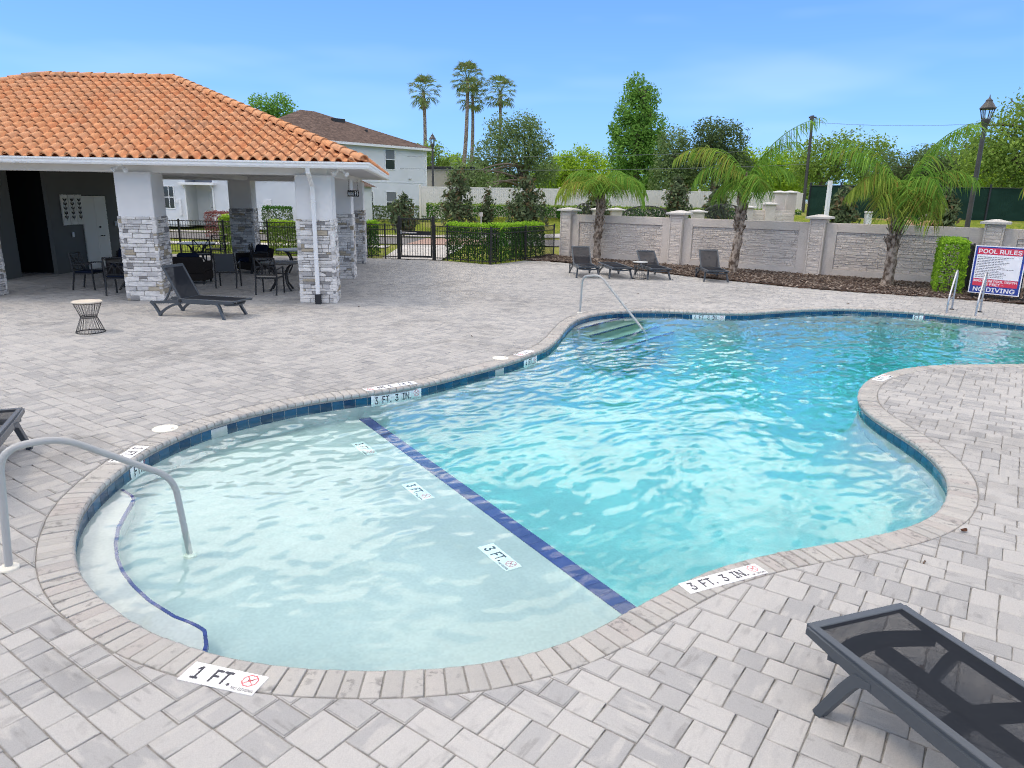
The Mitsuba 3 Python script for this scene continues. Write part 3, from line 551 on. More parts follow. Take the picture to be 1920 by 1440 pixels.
put('rail', MB().tube(bend([(-3.391, 4.322, 0.0), (-3.352, 4.363, 0.84), (-3.11, 4.615, 0.845), (-2.615, 5.133, 0.345), (-2.573, 5.176, -0.36)], 0.15, 9), 0.0245, 14).ply('rail_paint', 40), None, t)
put('base_plate', lathe([(0.0, 0.024), (0.03, 0.024), (0.052, 0.020), (0.062, 0.012), (0.064, 0.0)], 24, (-3.391, 4.322, 0)), 'lid_plastic', t, smooth=30)
put('anchor', lathe([(0.0, 0.03), (0.032, 0.028), (0.05, 0.015), (0.052, 0.0)], 20, (-2.573, 5.176, SHELF)), 'lid_plastic', t, smooth=30)
t = thing('handrail', 'pale grey handrail slanting down over the corner steps', 'handrail')
put('rail', MB().tube(bend([(1.487, 15.76, 0.0), (1.51, 15.74, 0.82), (1.86, 15.43, 0.885), (2.80, 14.60, -0.245), (2.82, 14.58, -0.6)], 0.15, 8), 0.0245, 12).ply('rail_paint', 40), None, t)
put('base_plate', lathe([(0.0, 0.024), (0.05, 0.02), (0.06, 0.012), (0.062, 0.0)], 20, (1.487, 15.76, 0)), 'lid_plastic', t, smooth=30)
t = thing('pool_ladder', 'steel pool ladder with two tall hoop rails in front of the rules sign', 'ladder')
d_ = np.array([-0.63, -0.777]); o1, o2 = np.array([10.74, 17.33]), np.array([11.21, 16.98])
for o in (o1, o2):
    P = lambda s, z: (*(o + d_ * s), z)
    put('rail', MB().tube(bend([P(0, 0), P(0.03, 0.93), P(0.20, 0.97), P(0.74, 0.36), P(0.80, -1.0)], 0.12, 7), 0.022, 10).ply('steel', 40), None, t)
    put('brace', MB().tube([P(0.02, 0.33), P(0.745, 0.30)], 0.017, 8).ply('steel', 40), None, t)
    put('base_plate', lathe([(0.0, 0.02), (0.045, 0.017), (0.055, 0.0)], 16, P(0, 0)), 'steel', t, smooth=30)
for z in (-0.35, -0.62):
    put('tread', MB().box((0, -0.045, -0.015), (np.linalg.norm(o2 - o1), 0.045, 0.015), 0.006, mat4((*((o2 - o1) / np.linalg.norm(o2 - o1)), 0), (*d_, 0), (0, 0, 1), (*(o1 + d_ * 0.79), z))).ply('white_paint'), None, t)

# ---------------------------------------------------------------- pavilion
PO, PF, PS = np.array([-4.12, 16.55, 0.0]), np.array([0.9995, 0.030, 0.0]), np.array([-0.134, 0.991, 0.0])
PM = mat4(PF, PS, (0, 0, 1), PO)
pav_ = thing('pavilion', 'open poolside pavilion with an orange clay tile hip roof on stone based columns', 'pavilion')
STONE_TOP, BEAM_LO, SOFFIT = 1.92, 2.88, 3.03
def ledge_face(M, width, z0, z1, out, course=(0.055, 0.12), lens=(0.12, 0.42), depth=0.035):
    """stones of one face: x across, z up, -y out of the face"""
    z = z0
    while z < z1 - 0.03:
        h = min(random.uniform(*course), z1 - z); x = 0.0
        while x < width - 0.01:
            L = random.uniform(*lens) * (0.7 + h * 4)
            if width - x - L < 0.08: L = width - x
            two = h > 0.09 and random.random() < 0.25
            for (za, zb) in ((z, z + h),) if not two else ((z, z + h * 0.5), (z + h * 0.5, z + h)):
                p = depth * random.uniform(0.55, 1.25); g = 0.004
                v, f = cbox((x + g, -p, za + g), (x + L - g, 0.05, zb - g), 0.009); v = v + np.random.default_rng(len(out)).normal(0, 0.004, v.shape) * [1, 1.0, 0.6]
                out.append((xf(M, v), f))
            x += L
        z += h
stone_all = []
columns = []
for a0, b0 in ((-0.87, 0.0), (-4.87, 0.0), (-8.87, 0.0), (-0.87, 5.0), (-0.87, 9.98), (-4.87, 9.98)):
    c = put('column', MB().box((a0 + 0.03, b0 + 0.03, STONE_TOP - 0.02), (a0 + 0.84, b0 + 0.84, BEAM_LO + 0.01), 0.012, PM).ply('stucco'), None, pav_)
    put('mortar_core', MB().box((a0 + 0.03, b0 + 0.03, 0), (a0 + 0.84, b0 + 0.84, STONE_TOP - 0.021), 0, PM).ply('mortar'), None, c)
    for side, MM in (('front', mat4(o=(a0, b0 + 0.045, 0))), ('right', mat4((0, 1, 0), (-1, 0, 0), (0, 0, 1), (a0 + 0.825, b0, 0))), ('left', mat4((0, -1, 0), (1, 0, 0), (0, 0, 1), (a0 + 0.045, b0 + 0.87, 0))), ('back', mat4((-1, 0, 0), (0, -1, 0), (0, 0, 1), (a0 + 0.87, b0 + 0.825, 0)))):
        st = []; ledge_face(PM @ MM, 0.87, 0.0, STONE_TOP, st); columns.append((c, side, a0, b0, st))
quota = 298; restc = {}
for want in (lambda s, a, b: b < 1 and s == 'front' and a > -6, lambda s, a, b: b < 1 and s == 'right' and a > -6, lambda s, a, b: b > 1 and s == 'front' and a > -2):
    for c, side, a0, b0, st in columns:
        if want(side, a0, b0) and quota >= len(st):
            quota -= len(st)
            for v, f in st: put('stone', (v, f), 'stone_mat', c, uv=np.tile(rng.random(2), (len(v), 1)))
            st.clear()
for c in sorted({x[0] for x in columns}):
    m = MB(); [m.add(v, f, rng.random(2)) for cc, _, _, _, st in columns if cc == c for v, f in st]
    if m.n: put('stonework', m.ply('stone_mat', False, True), None, c, kind='stuff')
for lo, hi in (((-9.2, 0.12), (-0.12, 0.75)), ((-0.75, 0.751), (-0.12, 10.8)), ((-9.2, 10.1), (-0.751, 10.73)), ((-4.75, 0.751), (-4.12, 10.099))):
    put('beam', MB().box((*lo, BEAM_LO), (*hi, SOFFIT + 0.02), 0.01, PM).ply('stucco'), None, pav_)
EA0, EA1, EB0, EB1 = -14.3, 0.77, -0.65, 11.5
put('soffit', MB().box((EA0 + .05, EB0 + .05, SOFFIT), (EA1 - .05, EB1 - .05, SOFFIT + 0.03), 0, PM).ply('soffit_paint'), None, pav_)
# gutter: a stepped profile run round three eaves
gp = [(0.0, 0.0), (0.085, 0.0), (0.105, 0.035), (0.105, 0.075), (0.125, 0.10), (0.125, 0.135), (0.11, 0.135), (0.11, 0.105), (0.0, 0.105)]
def gutter(p0, p1, outv, m0, m1):
    p0, p1, outv = map(lambda q: np.asarray(q, float), (p0, p1, outv)); t = (p1 - p0) / np.linalg.norm(p1 - p0); v = []
    for p, mi_ in ((p0, m0), (p1, m1)):
        for o, z in gp: v.append(p + outv * o + t * (mi_ * o) + np.array([0, 0, z + SOFFIT - 0.02]))
    k = len(gp); f = [[j, (j + 1) % k, k + (j + 1) % k, k + j] for j in range(k)]; return xf(PM, np.array(v)), np.array(f)
for p0, p1, o, m0, m1 in (((EA0, EB0, 0), (EA1, EB0, 0), (0, -1, 0), -1, 1), ((EA1, EB0, 0), (EA1, EB1, 0), (1, 0, 0), -1, 1), ((EA1, EB1, 0), (EA0, EB1, 0), (0, 1, 0), -1, 1)):
    put('gutter', MB().add(*gutter(p0, p1, o, m0, m1)).ply('white_paint'), None, pav_)
put('fascia', MB().box((EA0 + .02, EB0 + .02, SOFFIT - 0.015), (EA1 - .02, EB0 + .05, SOFFIT + 0.12), 0, PM).box((EA1 - .05, EB0 + .051, SOFFIT - 0.015), (EA1 - .02, EB1 - .02, SOFFIT + 0.12), 0, PM).ply('white_paint'), None, pav_)
# roof
EAVE_Z, RIDGE_Z, RB, RA0, RA1 = 3.13, 5.48, 5.1, -8.62, -4.85
e = [xf(PM, np.array(p)) for p in ((EA0, EB0, EAVE_Z), (EA1, EB0, EAVE_Z), (EA1, EB1, EAVE_Z), (EA0, EB1, EAVE_Z), (RA0, RB, RIDGE_Z), (RA1, RB, RIDGE_Z))]
roof = put('roof', (np.array(e), np.array([[0, 1, 5], [0, 5, 4], [1, 2, 5], [2, 3, 4], [2, 4, 5], [3, 0, 4]])), 'clay_mat', pav_, uv=np.tile((0.2, 0.2), (6, 1)))
TW, TL, EXPO = 0.258, 0.41, 0.355
def tile_mesh(jit):
    u = np.r_[np.linspace(0, 0.165, 8), np.linspace(0.19, TW + 0.012, 4)]
    w = np.where(u <= 0.165, 0.088 * np.maximum(np.sin(np.pi * np.clip(u, 0, 0.165) / 0.165), 0) ** 0.8, -0.012 * np.sin(np.pi * (u - 0.165) / (TW - 0.153)))
    n = len(u); taper = 0.93
    top = np.stack([(u - 0.08) * taper + 0.08, np.full(n, -TL / 2), w * taper + 0.004], 1); low = np.stack([u, np.full(n, TL / 2), w + 0.052], 1); low2 = low - [0, 0, 0.030]
    v = np.vstack([top, low, low2]) + [0, 0, jit[0]]; v[:, 0] += v[:, 1] * jit[1]
    j = np.arange(n - 1); f = np.vstack([np.stack([j, j + n, j + n + 1], 1), np.stack([j, j + n + 1, j + 1], 1), np.stack([j + n, j + 2 * n, j + 2 * n + 1], 1), np.stack([j + n, j + 2 * n + 1, j + n + 1], 1)]); return v, f
variants = []
for _ in range(10):
    v, f = tile_mesh((random.uniform(-0.003, 0.004), random.uniform(-0.015, 0.015))); uv = rng.random(2)
    variants.append((v, f, uv, mikit.ply((v * [1, -1, 1], f[:, ::-1]), 'clay_mat', smooth=True, uv=np.tile(uv, (len(v), 1)))))
def slope_tiles(E0, E1, apexL, apexR):
    """tile frames on the slope whose eave runs E0 -> E1; yields (matrix, centre, overlap with the slope's triangle/trapezoid)"""
    E0, E1, AL, AR = map(np.asarray, (E0, E1, apexL, apexR)); x = (E1 - E0) / np.linalg.norm(E1 - E0); up = AL - E0; up = up - x * (up @ x); H_ = np.linalg.norm(up); up /= H_; nz = np.cross(x, up); W = np.linalg.norm(E1 - E0)
    tri = Polygon([(0, -0.2), (W, -0.2), ((AR - E0) @ x, H_), ((AL - E0) @ x, H_)] if np.linalg.norm(AR - AL) > 0.1 else [(0, -0.2), (W, -0.2), ((AL - E0) @ x, H_)])
    for r in range(int(H_ / EXPO) + 1):
        for c in range(int(W / TW) + 1):
            u, h = c * TW + 0.02, r * EXPO + 0.14; cell = shapely.box(u, h - 0.18, u + TW, h + 0.18); ov = cell.intersection(tri).area / cell.area
            if ov > 0.02: yield mat4(x, -up, nz, E0 + x * u + up * h + nz * 0.012), ov, tri, (u, h)
def clip_tile(v, f, tri, u0, h0):
    m = trimesh.Trimesh(v, f, process=False); P = np.array(tri.exterior.coords)
    for a, b in zip(P[:-1], P[1:]):
        d = np.array([b[0] - a[0], b[1] - a[1]]); 
        if abs(d[1]) < 1e-6: continue
        nrm = np.array([-d[1], d[0]]); nrm = nrm / np.linalg.norm(nrm)
        if nrm @ (np.array(tri.centroid.coords[0]) - a) < 0: nrm = -nrm
        o = np.array([a[0] - u0, -(a[1] - h0), 0]); m = trimesh.intersections.slice_mesh_plane(m, [nrm[0], -nrm[1], 0], o)
        if len(m.faces) == 0: return None
    return np.array(m.vertices), np.array(m.faces)
front = list(slope_tiles(e[0], e[1], e[4], e[5])); cand = []
tiles_rest = MB()
for M, ov, tri, (u, h) in front:
    v, f, uv, d = variants[random.randrange(10)]
    if ov < 0.97:
        cl = clip_tile(v, f, tri, u, h)
        if cl: tiles_rest.add(xf(M, cl[0]), cl[1], uv)
    else: cand.append((np.linalg.norm(M[:3, 3] - [0, 0, 2.5]), M, v, f, uv, d))
cand.sort(key=lambda q: q[0])
for i, (_, M, v, f, uv, d) in enumerate(cand):
    if i < 270: put('roof_tile', d, None, roof, M=M @ np.diag([1., -1, 1, 1]))
    else: tiles_rest.add(xf(M, v), f, uv)
for M, ov, tri, (u, h) in slope_tiles(e[1], e[2], e[5], e[5]):
    v, f, uv, d = variants[random.randrange(10)]; cl = (v, f) if ov > 0.97 else clip_tile(v, f, tri, u, h)
    if cl: tiles_rest.add(xf(M, cl[0]), cl[1], uv)
put('roof_tiling', tiles_rest.ply('clay_mat', True, True), None, roof, kind='stuff')
def cap_run(p0, p1):
    p0, p1 = np.asarray(p0), np.asarray(p1); t = p1 - p0; L = np.linalg.norm(t); t /= L; sd_ = np.cross(t, [0, 0, 1.0]); sd_ /= np.linalg.norm(sd_); up = np.cross(sd_, t); n = int(L / 0.36); ang = np.linspace(-0.15, math.pi + 0.15, 9)
    for k in range(n):
        s0 = k * L / n; ring = []
        for s, r, dz in ((s0 - 0.01, 0.125, 0.018), (s0 + L / n + 0.05, 0.105, 0.0)):
            ring += [p0 + t * s + sd_ * math.cos(a) * r + up * (math.sin(a) * r * 0.85 + dz - 0.01) for a in ang]
        ring += [p0 + t * (s0 - 0.01) + sd_ * math.cos(a) * 0.105 + up * (math.sin(a) * 0.105 * 0.85 + 0.008) for a in ang]
        f = [[j, j + 1, 9 + j + 1, 9 + j] for j in range(8)] + [[18 + j, 18 + j + 1, j + 1, j] for j in range(8)]
        put('ridge_tile', (np.array(ring), np.array(f)), 'clay_mat', roof, smooth=True, uv=np.tile(np.array([random.random(), random.random() * 0.7]), (27, 1)))
lift = np.array([0, 0, 0.075])
cap_run(e[1] + lift * 0.9, e[5] + lift); cap_run(e[5] + lift, e[4] + lift); cap_run(e[0] + lift, e[4] + lift)
put('starter_tile', lathe([(0, 0.15), (0.06, 0.13), (0.10, 0.06), (0.10, -0.02)], 14, e[1] + np.array([-0.1, 0.12, 0.08])), 'clay_mat', roof, smooth=True, uv=np.tile((0.3, 0.3), (56, 1)))
# downspout on the second column
dx = -0.87 + 0.44
ds = put('downspout', MB().add(*ribbon([xf(PM, np.array(p)) for p in ((dx, -0.70, SOFFIT), (dx, -0.66, 2.92), (dx, -0.15, 2.66), (dx, -0.09, 2.50), (dx, -0.09, 0.20))], 0.085, 0.065, PF)).ply('white_paint'), None, pav_)
put('strap', MB().box((dx - 0.055, -0.135, 2.30), (dx + 0.055, -0.045, 2.33), 0.004, PM).box((dx - 0.055, -0.135, 1.02), (dx + 0.055, -0.045, 1.05), 0.004, PM).ply('white_paint'), None, ds, kind='stuff')
put('drain_adaptor', MB().box((dx - 0.07, -0.16, 0.0), (dx + 0.07, -0.02, 0.23), 0.01, PM).ply('dark_metal'), None, ds)
# enclosed room at the left rear
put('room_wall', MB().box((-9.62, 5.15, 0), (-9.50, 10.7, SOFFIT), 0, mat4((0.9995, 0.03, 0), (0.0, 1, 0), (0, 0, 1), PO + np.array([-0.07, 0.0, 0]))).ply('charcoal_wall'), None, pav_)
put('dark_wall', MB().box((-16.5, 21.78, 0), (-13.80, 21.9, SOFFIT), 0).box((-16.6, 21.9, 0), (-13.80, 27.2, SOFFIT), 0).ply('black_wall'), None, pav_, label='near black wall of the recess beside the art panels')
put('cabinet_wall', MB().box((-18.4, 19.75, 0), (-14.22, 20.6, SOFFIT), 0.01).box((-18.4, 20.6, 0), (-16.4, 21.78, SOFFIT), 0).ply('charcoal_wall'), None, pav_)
for x0, z0, z1 in ((-14.62, 0.95, 2.45), (-14.40, 0.15, 2.45)):
    put('pale_trim', MB().box((x0, 19.70, z0), (x0 + 0.11, 19.752, z1), 0.004).ply('cream_paint'), None, pav_)
put('counter', MB().box((-14.72, 19.42, 0.0), (-14.25, 19.70, 0.86), 0.01).ply('black_wall'), None, pav_)
dr_ = put('double_door', MB().box((-13.66, 22.95, 0.0), (-13.62, 23.62, 2.28), 0.004).box((-13.66, 23.63, 0.0), (-13.62, 24.30, 2.28), 0.004).ply('cream_paint'), None, pav_)
put('door_handle', MB().tube([(-13.62, 23.78, 1.02), (-13.56, 23.78, 1.02), (-13.56, 23.93, 1.02)], 0.014, 6).ply('dark_metal'), None, dr_)
put('deadbolt', MB().tube([(-13.62, 23.78, 1.30), (-13.58, 23.78, 1.30)], 0.035, 10).ply('dark_metal'), None, dr_)
for i, y in enumerate((21.93, 22.29, 22.65)):
    t = thing('wall_art', ('first', 'middle', 'last')[i] + ' of three cream leaf panels on the dark wall beside the door', 'wall art')
    put('panel', MB().box((-13.66, y, 1.42), (-13.615, y + 0.325, 2.32), 0.006).ply('cream_paint'), None, t)
    lf = MB(); lf.tube([(-13.612, y + 0.16, 1.55), (-13.612, y + 0.165, 1.9), (-13.612, y + 0.16, 2.2)], 0.007, 4)
    for z in (1.6, 1.73, 1.87, 2.0, 2.12):
        for sg in (-1, 1):
            q = [(-13.612, y + 0.16, z), (-13.606, y + 0.16 + sg * 0.075, z + 0.03), (-13.612, y + 0.16 + sg * 0.10, z + 0.10), (-13.606, y + 0.16 + sg * 0.035, z + 0.075)]; lf.add(np.array(q), np.array([[0, 1, 2, 3]]))
    put('leaf_motif', lf.ply('wicker'), None, t, kind='stuff')
for lab, y, z in (('white light switch below the leaf panels', 22.28, 1.05), ('white wall switch right of the cream double door', 24.75, 1.3)):
    t = thing('light_switch', lab, 'light switch'); put('plate', MB().box((-13.645, y, z), (-13.615, y + 0.09, z + 0.15), 0.004).ply('white_paint'), None, t); put('toggle', MB().box((-13.616, y + 0.035, z + 0.05), (-13.605, y + 0.055, z + 0.10), 0.002).ply('cream_paint'), None, t)
for lab, a, b in (('twin white floodlight under the gutter above the left stone column', -4.55, -0.30), ('twin white floodlight under the eave at the right corner', 0.22, -0.22)):
    t = thing('floodlight', lab, 'floodlight'); put('base', MB().box((a - .06, b - .06, SOFFIT - 0.045), (a + .06, b + .06, SOFFIT - 0.001), 0.01, PM).ply('white_paint'), None, t)
    for s in (-1, 1):
        p = xf(PM, np.array([a + 0.05 * s, b, SOFFIT - 0.05])); q = xf(PM, np.array([a + 0.15 * s, b - 0.08, SOFFIT - 0.13])); k = put('lamp', MB().tube([p, p * 0.4 + q * 0.6, q], [0.018, 0.04, 0.058], 10).ply('white_paint', 40), None, t)
t = thing('restroom_sign', 'black hanging restroom sign with white pictograms under the pavilion eave', 'sign')
RS = mat4((0.9995, 0.03, 0), (0, 0, 1), (0.03, -0.9995, 0), (-4.72, 21.35, 2.50))
put('board', MB().box((-0.16, -0.09, -0.012), (0.17, 0.09, 0.0), 0.003, RS).ply('dark_metal'), None, t)
mk = MB().box((-0.14, -0.005, 0.0), (0.02, 0.022, 0.003), 0, RS).box((-0.14, -0.05, 0.0), (0.02, -0.028, 0.003), 0, RS); put('printed_bars', mk.ply('white_paint'), None, t, kind='stuff')
for x, w in ((0.07, 0.026), (0.13, 0.034)):
    mk = MB(); v, f = lathe([(0, 0.003), (0.014, 0.003), (0.014, 0)], 10); mk.add(xf(RS @ mat4(o=(x, 0.055, 0)), v), f); mk.box((x - w / 2, -0.02, 0), (x + w / 2, 0.036, 0.003), 0, RS).box((x - w / 4, -0.065, 0), (x + w / 4, -0.02, 0.003), 0, RS); put('pictogram', mk.ply('white_paint'), None, t, kind='stuff')
put('hanger', MB().tube([xf(RS, np.array((-0.12, 0.09, -.006))), xf(RS, np.array((-0.12, 0.40, -.006)))], 0.006, 5).tube([xf(RS, np.array((0.13, 0.09, -.006))), xf(RS, np.array((0.13, 0.40, -.006)))], 0.006, 5).ply('dark_metal'), None, t, kind='stuff')

# ---------------------------------------------------------------- furniture
def proto_parts(parts):
    """[(relative key, ply dict)] from [(name, MB or (mesh), bsdf, smooth)]"""
    out, ct = [], {}
    for name, m, b, s in parts:
        n = ct.get(name, 0); ct[name] = n + 1; key = name if n == 0 else f'{name}_{n:03d}'
        out.append((key, mikit.ply(m.mesh() if isinstance(m, MB) else m, b, smooth=s)))
    return out
def place(proto, name, label, cat, M, group=None):
    t = thing(name, label, cat, group)
    for key, d in proto: scene[f'{t}__{key}'] = {**d, 'to_world': T(np.asarray(M, float))}
    return t
def lounger_proto(back_deg):
    """sling chaise: x runs from head (0) to foot (1.93), seat 0.36 high"""
    P = []; hx, top = 0.70, 0.345
    for s in (-1, 1):
        y = 0.315 * s
        m = MB().add(*ribbon([(0.02, y, 0.265), (0.30, y, 0.285), (0.66, y, 0.315), (1.0, y, top - 0.03), (1.55, y, top - 0.025), (1.93, y, top)], 0.045, [0.05, 0.06, 0.07, 0.07, 0.065, 0.04], (0, 1, 0)))
        P.append(('side_rail', m, 'lounge_frame', 30))
        m = MB().add(*ribbon(np.vstack([arc((0.0, y, 0.28), (0.12, y + .01 * s, 0.20), (0.235, y + 0.03 * s, 0.0), 7)]), 0.045, 0.05, (0, 1, 0))); m.add(*ribbon(arc((0.20, y + 0.03 * s, 0.0), (0.34, y + .02 * s, 0.20), (0.74, y, 0.295), 9), 0.043, 0.045, (0, 1, 0)))
        P.append(('rear_leg', m, 'lounge_frame', 30))
        m = MB().add(*ribbon([(1.50, y, top - 0.03), (1.585, y + 0.012 * s, top - 0.05), (1.63, y + 0.02 * s, 0.22), (1.735, y + 0.06 * s, 0.0)], 0.05, [0.03, 0.06, 0.055, 0.048], (0, 1, 0)))
        P.append(('front_leg', m, 'lounge_frame', 30))
    m = MB()
    for x, dip, w in ((0.74, 0.0, 0.08), (1.20, 0.03, 0.10), (1.78, 0.02, 0.10)):
        m.add(*ribbon([(x + 0.10 * math.cos(q * math.pi / 2) - 0.05, 0.31 * q, top - 0.055 - dip * (1 - q * q)) for q in np.linspace(-1, 1, 11)], [0.03] * 11, [w] * 11, (0, 0, 1)))
    m.add(*bar((0.9, 0, top - 0.075), (1.75, 0, top - 0.07), 0.10, 0.03))
    P.append(('cross_rib', m, 'lounge_frame', 30))
    fr = MB(); hw = 0.30
    for s in (-1, 1): fr.add(*bar((hx, hw * s, top + 0.012), (1.925, hw * s, top + 0.012), 0.045, 0.03))
    fr.add(*bar((1.925, -hw - .02, top + 0.012), (1.925, hw + .02, top + 0.012), 0.05, 0.03)); fr.add(*bar((hx, -hw, top + 0.012), (hx, hw, top + 0.012), 0.03, 0.03))
    P.append(('seat_frame', fr, 'lounge_frame', False))
    nx, ny = 9, 5; g = np.array([[(hx + (1.925 - hx) * i / nx, -hw + 2 * hw * j / ny, top + 0.022 - 0.008 * math.sin(math.pi * i / nx) * math.sin(math.pi * j / ny)) for j in range(ny + 1)] for i in range(nx + 1)]).reshape(-1, 3)
    q = np.arange((nx + 1) * (ny + 1)).reshape(nx + 1, ny + 1); gf = np.stack([q[:-1, :-1], q[1:, :-1], q[1:, 1:], q[:-1, 1:]], -1).reshape(-1, 4)
    P.append(('seat_sling', (np.vstack([g, g - [0, 0, 0.003]]), np.vstack([gf, gf[:, ::-1] + len(g)])), 'sling_mat', True))
    c, s_ = math.cos(math.radians(back_deg)), math.sin(math.radians(back_deg)); L = 0.72
    Mb = mat4((-c, 0, s_), (0, -1, 0), (s_, 0, c), (hx - 0.005, 0, top + 0.012))
    bf = MB()
    for s in (-1, 1): v, f = bar((0, 0.295 * s, 0), (L, 0.295 * s, 0), 0.045, 0.032); bf.add(xf(Mb, v), f)
    v, f = bar((L, -0.315, 0), (L, 0.315, 0), 0.06, 0.035); bf.add(xf(Mb, v), f)
    P.append(('back_frame', bf, 'lounge_frame', False))
    v = xf(Mb, np.array([(0.0, -0.29, 0.008), (L, -0.29, 0.008), (L, 0.29, 0.008), (0.0, 0.29, 0.008), (L / 2, 0, -0.004)])); f = np.array([[0, 1, 4], [1, 2, 4], [2, 3, 4], [3, 0, 4]])
    P.append(('back_sling', (np.vstack([v, v - Mb[:3, 2] * 0.003]), np.vstack([f, f[:, ::-1] + 5])), 'sling_mat', False))
    if back_deg > 15:
        for s in (-1, 1): m = MB().add(*ribbon(arc((hx - c * 0.38, 0.26 * s, top + s_ * 0.38), (hx - 0.34, 0.26 * s, 0.33), (hx - 0.42, 0.27 * s, 0.29), 6), 0.03, 0.03, (0, 1, 0))); P.append(('back_support', m, 'lounge_frame', 30))
    for s in (-1, 1): v, f = lathe([(0, -0.015), (0.03, -0.015), (0.033, 0), (0.03, 0.015), (0, 0.015)], 14); P.append(('hinge_cap', (xf(mat4((1, 0, 0), (0, 0, -1), (0, 1, 0), (hx + .02, 0.345 * s, top - 0.015)), v), f), 'dark_metal', 30))
    return proto_parts(P)
FLAT, MID, UP, HIGH = lounger_proto(0), lounger_proto(36), lounger_proto(46), lounger_proto(62)
def chaise_at(proto, foot, head_dir, label, group=None):
    """foot: ground point under the middle of the foot end; head_dir: towards the head"""
    h = np.array([*head_dir, 0.0]); h /= np.linalg.norm(h); x = -h; y = np.cross([0, 0, 1.0], x); return place(proto, 'sun_lounger', label, 'sun lounger', mat4(x, y, (0, 0, 1), np.array([*foot, 0]) - x * 1.93), group)
chaise_at(MID, (1.868, 3.36), (0.335, -0.94), 'dark grey sling lounger nearest the camera, its see-through foot end towards the pool')
chaise_at(MID, (-5.19, 6.66), (0.38, -0.92), 'dark grey lounger cut off by the left edge beside the near handrail')
chaise_at(HIGH, (-5.52, 14.40), (-1, 0.24), 'dark grey lounger with its back raised in front of the left stone column')
chaise_at(UP, (2.40, 22.78), (-0.09, 1), 'leftmost lounger by the grey wall, its back raised beside the first palm', None)
chaise_at(FLAT, (3.45, 22.70), (-0.13, 1), 'lounger lying completely flat between two raised ones by the wall')
chaise_at(MID, (4.66, 22.62), (-0.12, 1), 'lounger with half raised back right of the small side table')
chaise_at(UP, (6.34, 22.22), (0.06, 1), 'lounger standing alone with raised back beside the middle palm')

def wire_table(name, label, o, r0, rw, r1, h, top_mat, n):
    t = thing(name, label, 'side table'); O = np.array([*o, 0.0])
    put('top', lathe([(0, h), (r0 - 0.006, h), (r0, h - 0.006), (r0, h - 0.022), (r0 - 0.01, h - 0.028), (0, h - 0.028)], 32, O), top_mat, t, smooth=30)
    for k in range(n):
        a = 2 * math.pi * k / n; P = lambda r, z, a=a: O + np.array([r * math.cos(a), r * math.sin(a), z])
        put('wire', MB().tube([P(r0 - 0.02, h - 0.028), P(rw, h * 0.5), P(r1, 0.008)], 0.0042, 5).ply('dark_metal'), None, t)
    for r, z, w in ((rw, h * 0.5 + 0.012, 0.007), (rw, h * 0.5 - 0.012, 0.007), (r1, 0.01, 0.009), (r0 - 0.02, h - 0.035, 0.006)):
        a = np.linspace(0, 2 * math.pi, 29); put('ring', MB().tube(np.stack([O[0] + r * np.cos(a), O[1] + r * np.sin(a), z + 0 * a], 1), w, 6, cap=False).ply('dark_metal', 50), None, t)
wire_table('wire_side_table', 'hourglass wire side table with pale wooden top on the pavers at the left', (-7.62, 12.60), 0.245, 0.13, 0.235, 0.565, 'wood_top', 26)
wire_table('wire_side_table', 'small white topped wire side table between the loungers by the wall', (4.03, 22.95), 0.24, 0.13, 0.22, 0.55, 'table_top', 18)

def armchair_proto(seat='tan_fabric', sling=False):
    """metal patio armchair; back towards -y, seat faces +y"""
    P = []; w = 0.27
    for s in (-1, 1):
        P.append(('front_leg', MB().tube([(w * s, 0.25, 0.0), (w * s, 0.235, 0.42), (w * s, 0.235, 0.66)], 0.021, 7), 'dark_metal', 40))
        P.append(('rear_leg', MB().tube([(w * s * .96, -0.30, 0.0), (w * s, -0.22, 0.42), (w * s * .92, -0.30, 0.92)], 0.021, 7), 'dark_metal', 40))
        P.append(('arm', MB().tube(list(arc((w * s, -0.235, 0.62), (w * 1.15 * s, 0.0, 0.67), (w * s, 0.25, 0.665), 7)), [0.018] * 7, 7), 'dark_metal', 40))
    P.append(('seat_frame', MB().box((-w, -0.23, 0.40), (w, 0.25, 0.435), 0.01), 'dark_metal', False))
    if sling:
        v = np.array([(-.24, -.235, .45), (.24, -.235, .45), (.225, -.305, .92), (-.225, -.305, .92)]); P.append(('back_sling', MB().add(np.vstack([v, v + [0, 0.012, 0]]), np.array([[0, 1, 2, 3], [7, 6, 5, 4], [0, 4, 5, 1], [1, 5, 6, 2], [2, 6, 7, 3], [3, 7, 4, 0]])), 'lounge_frame', False))
        P.append(('seat_pad', MB().box((-w + .02, -0.22, 0.436), (w - .02, 0.24, 0.458), 0.01), 'tan_fabric', False))
    else:
        m = MB()
        for z in (0.915, 0.50): m.tube([(-w * .93, -0.300 if z > .8 else -0.236, z), (w * .93, -0.300 if z > .8 else -0.236, z)], 0.014, 6)
        b = lambda x, z: (x, -0.236 - 0.064 * (z - 0.5) / 0.415, z)
        m.tube([b(-0.22, 0.90), b(-0.07, 0.71), b(-0.22, 0.51)], 0.015, 6); m.tube([b(0.22, 0.90), b(0.07, 0.71), b(0.22, 0.51)], 0.015, 6)
        m.tube([b(-0.07, 0.71), b(0, 0.80), b(0.07, 0.71), b(0, 0.62), b(-0.07, 0.71)], 0.015, 6); m.tube([b(-.24, 0.71), b(-.07, 0.71)], 0.009, 5); m.tube([b(.07, 0.71), b(.24, 0.71)], 0.009, 5)
        for x in (-0.1, 0.0, 0.1): m.tube([b(x, 0.5), b(x, 0.64 if x == 0 else .58)], 0.009, 5)
        P.append(('back_lattice', m, 'dark_metal', 40)); P.append(('seat_pad', MB().box((-w + .015, -0.22, 0.436), (w - .015, 0.245, 0.475), 0.015), seat, False))
    return proto_parts(P)
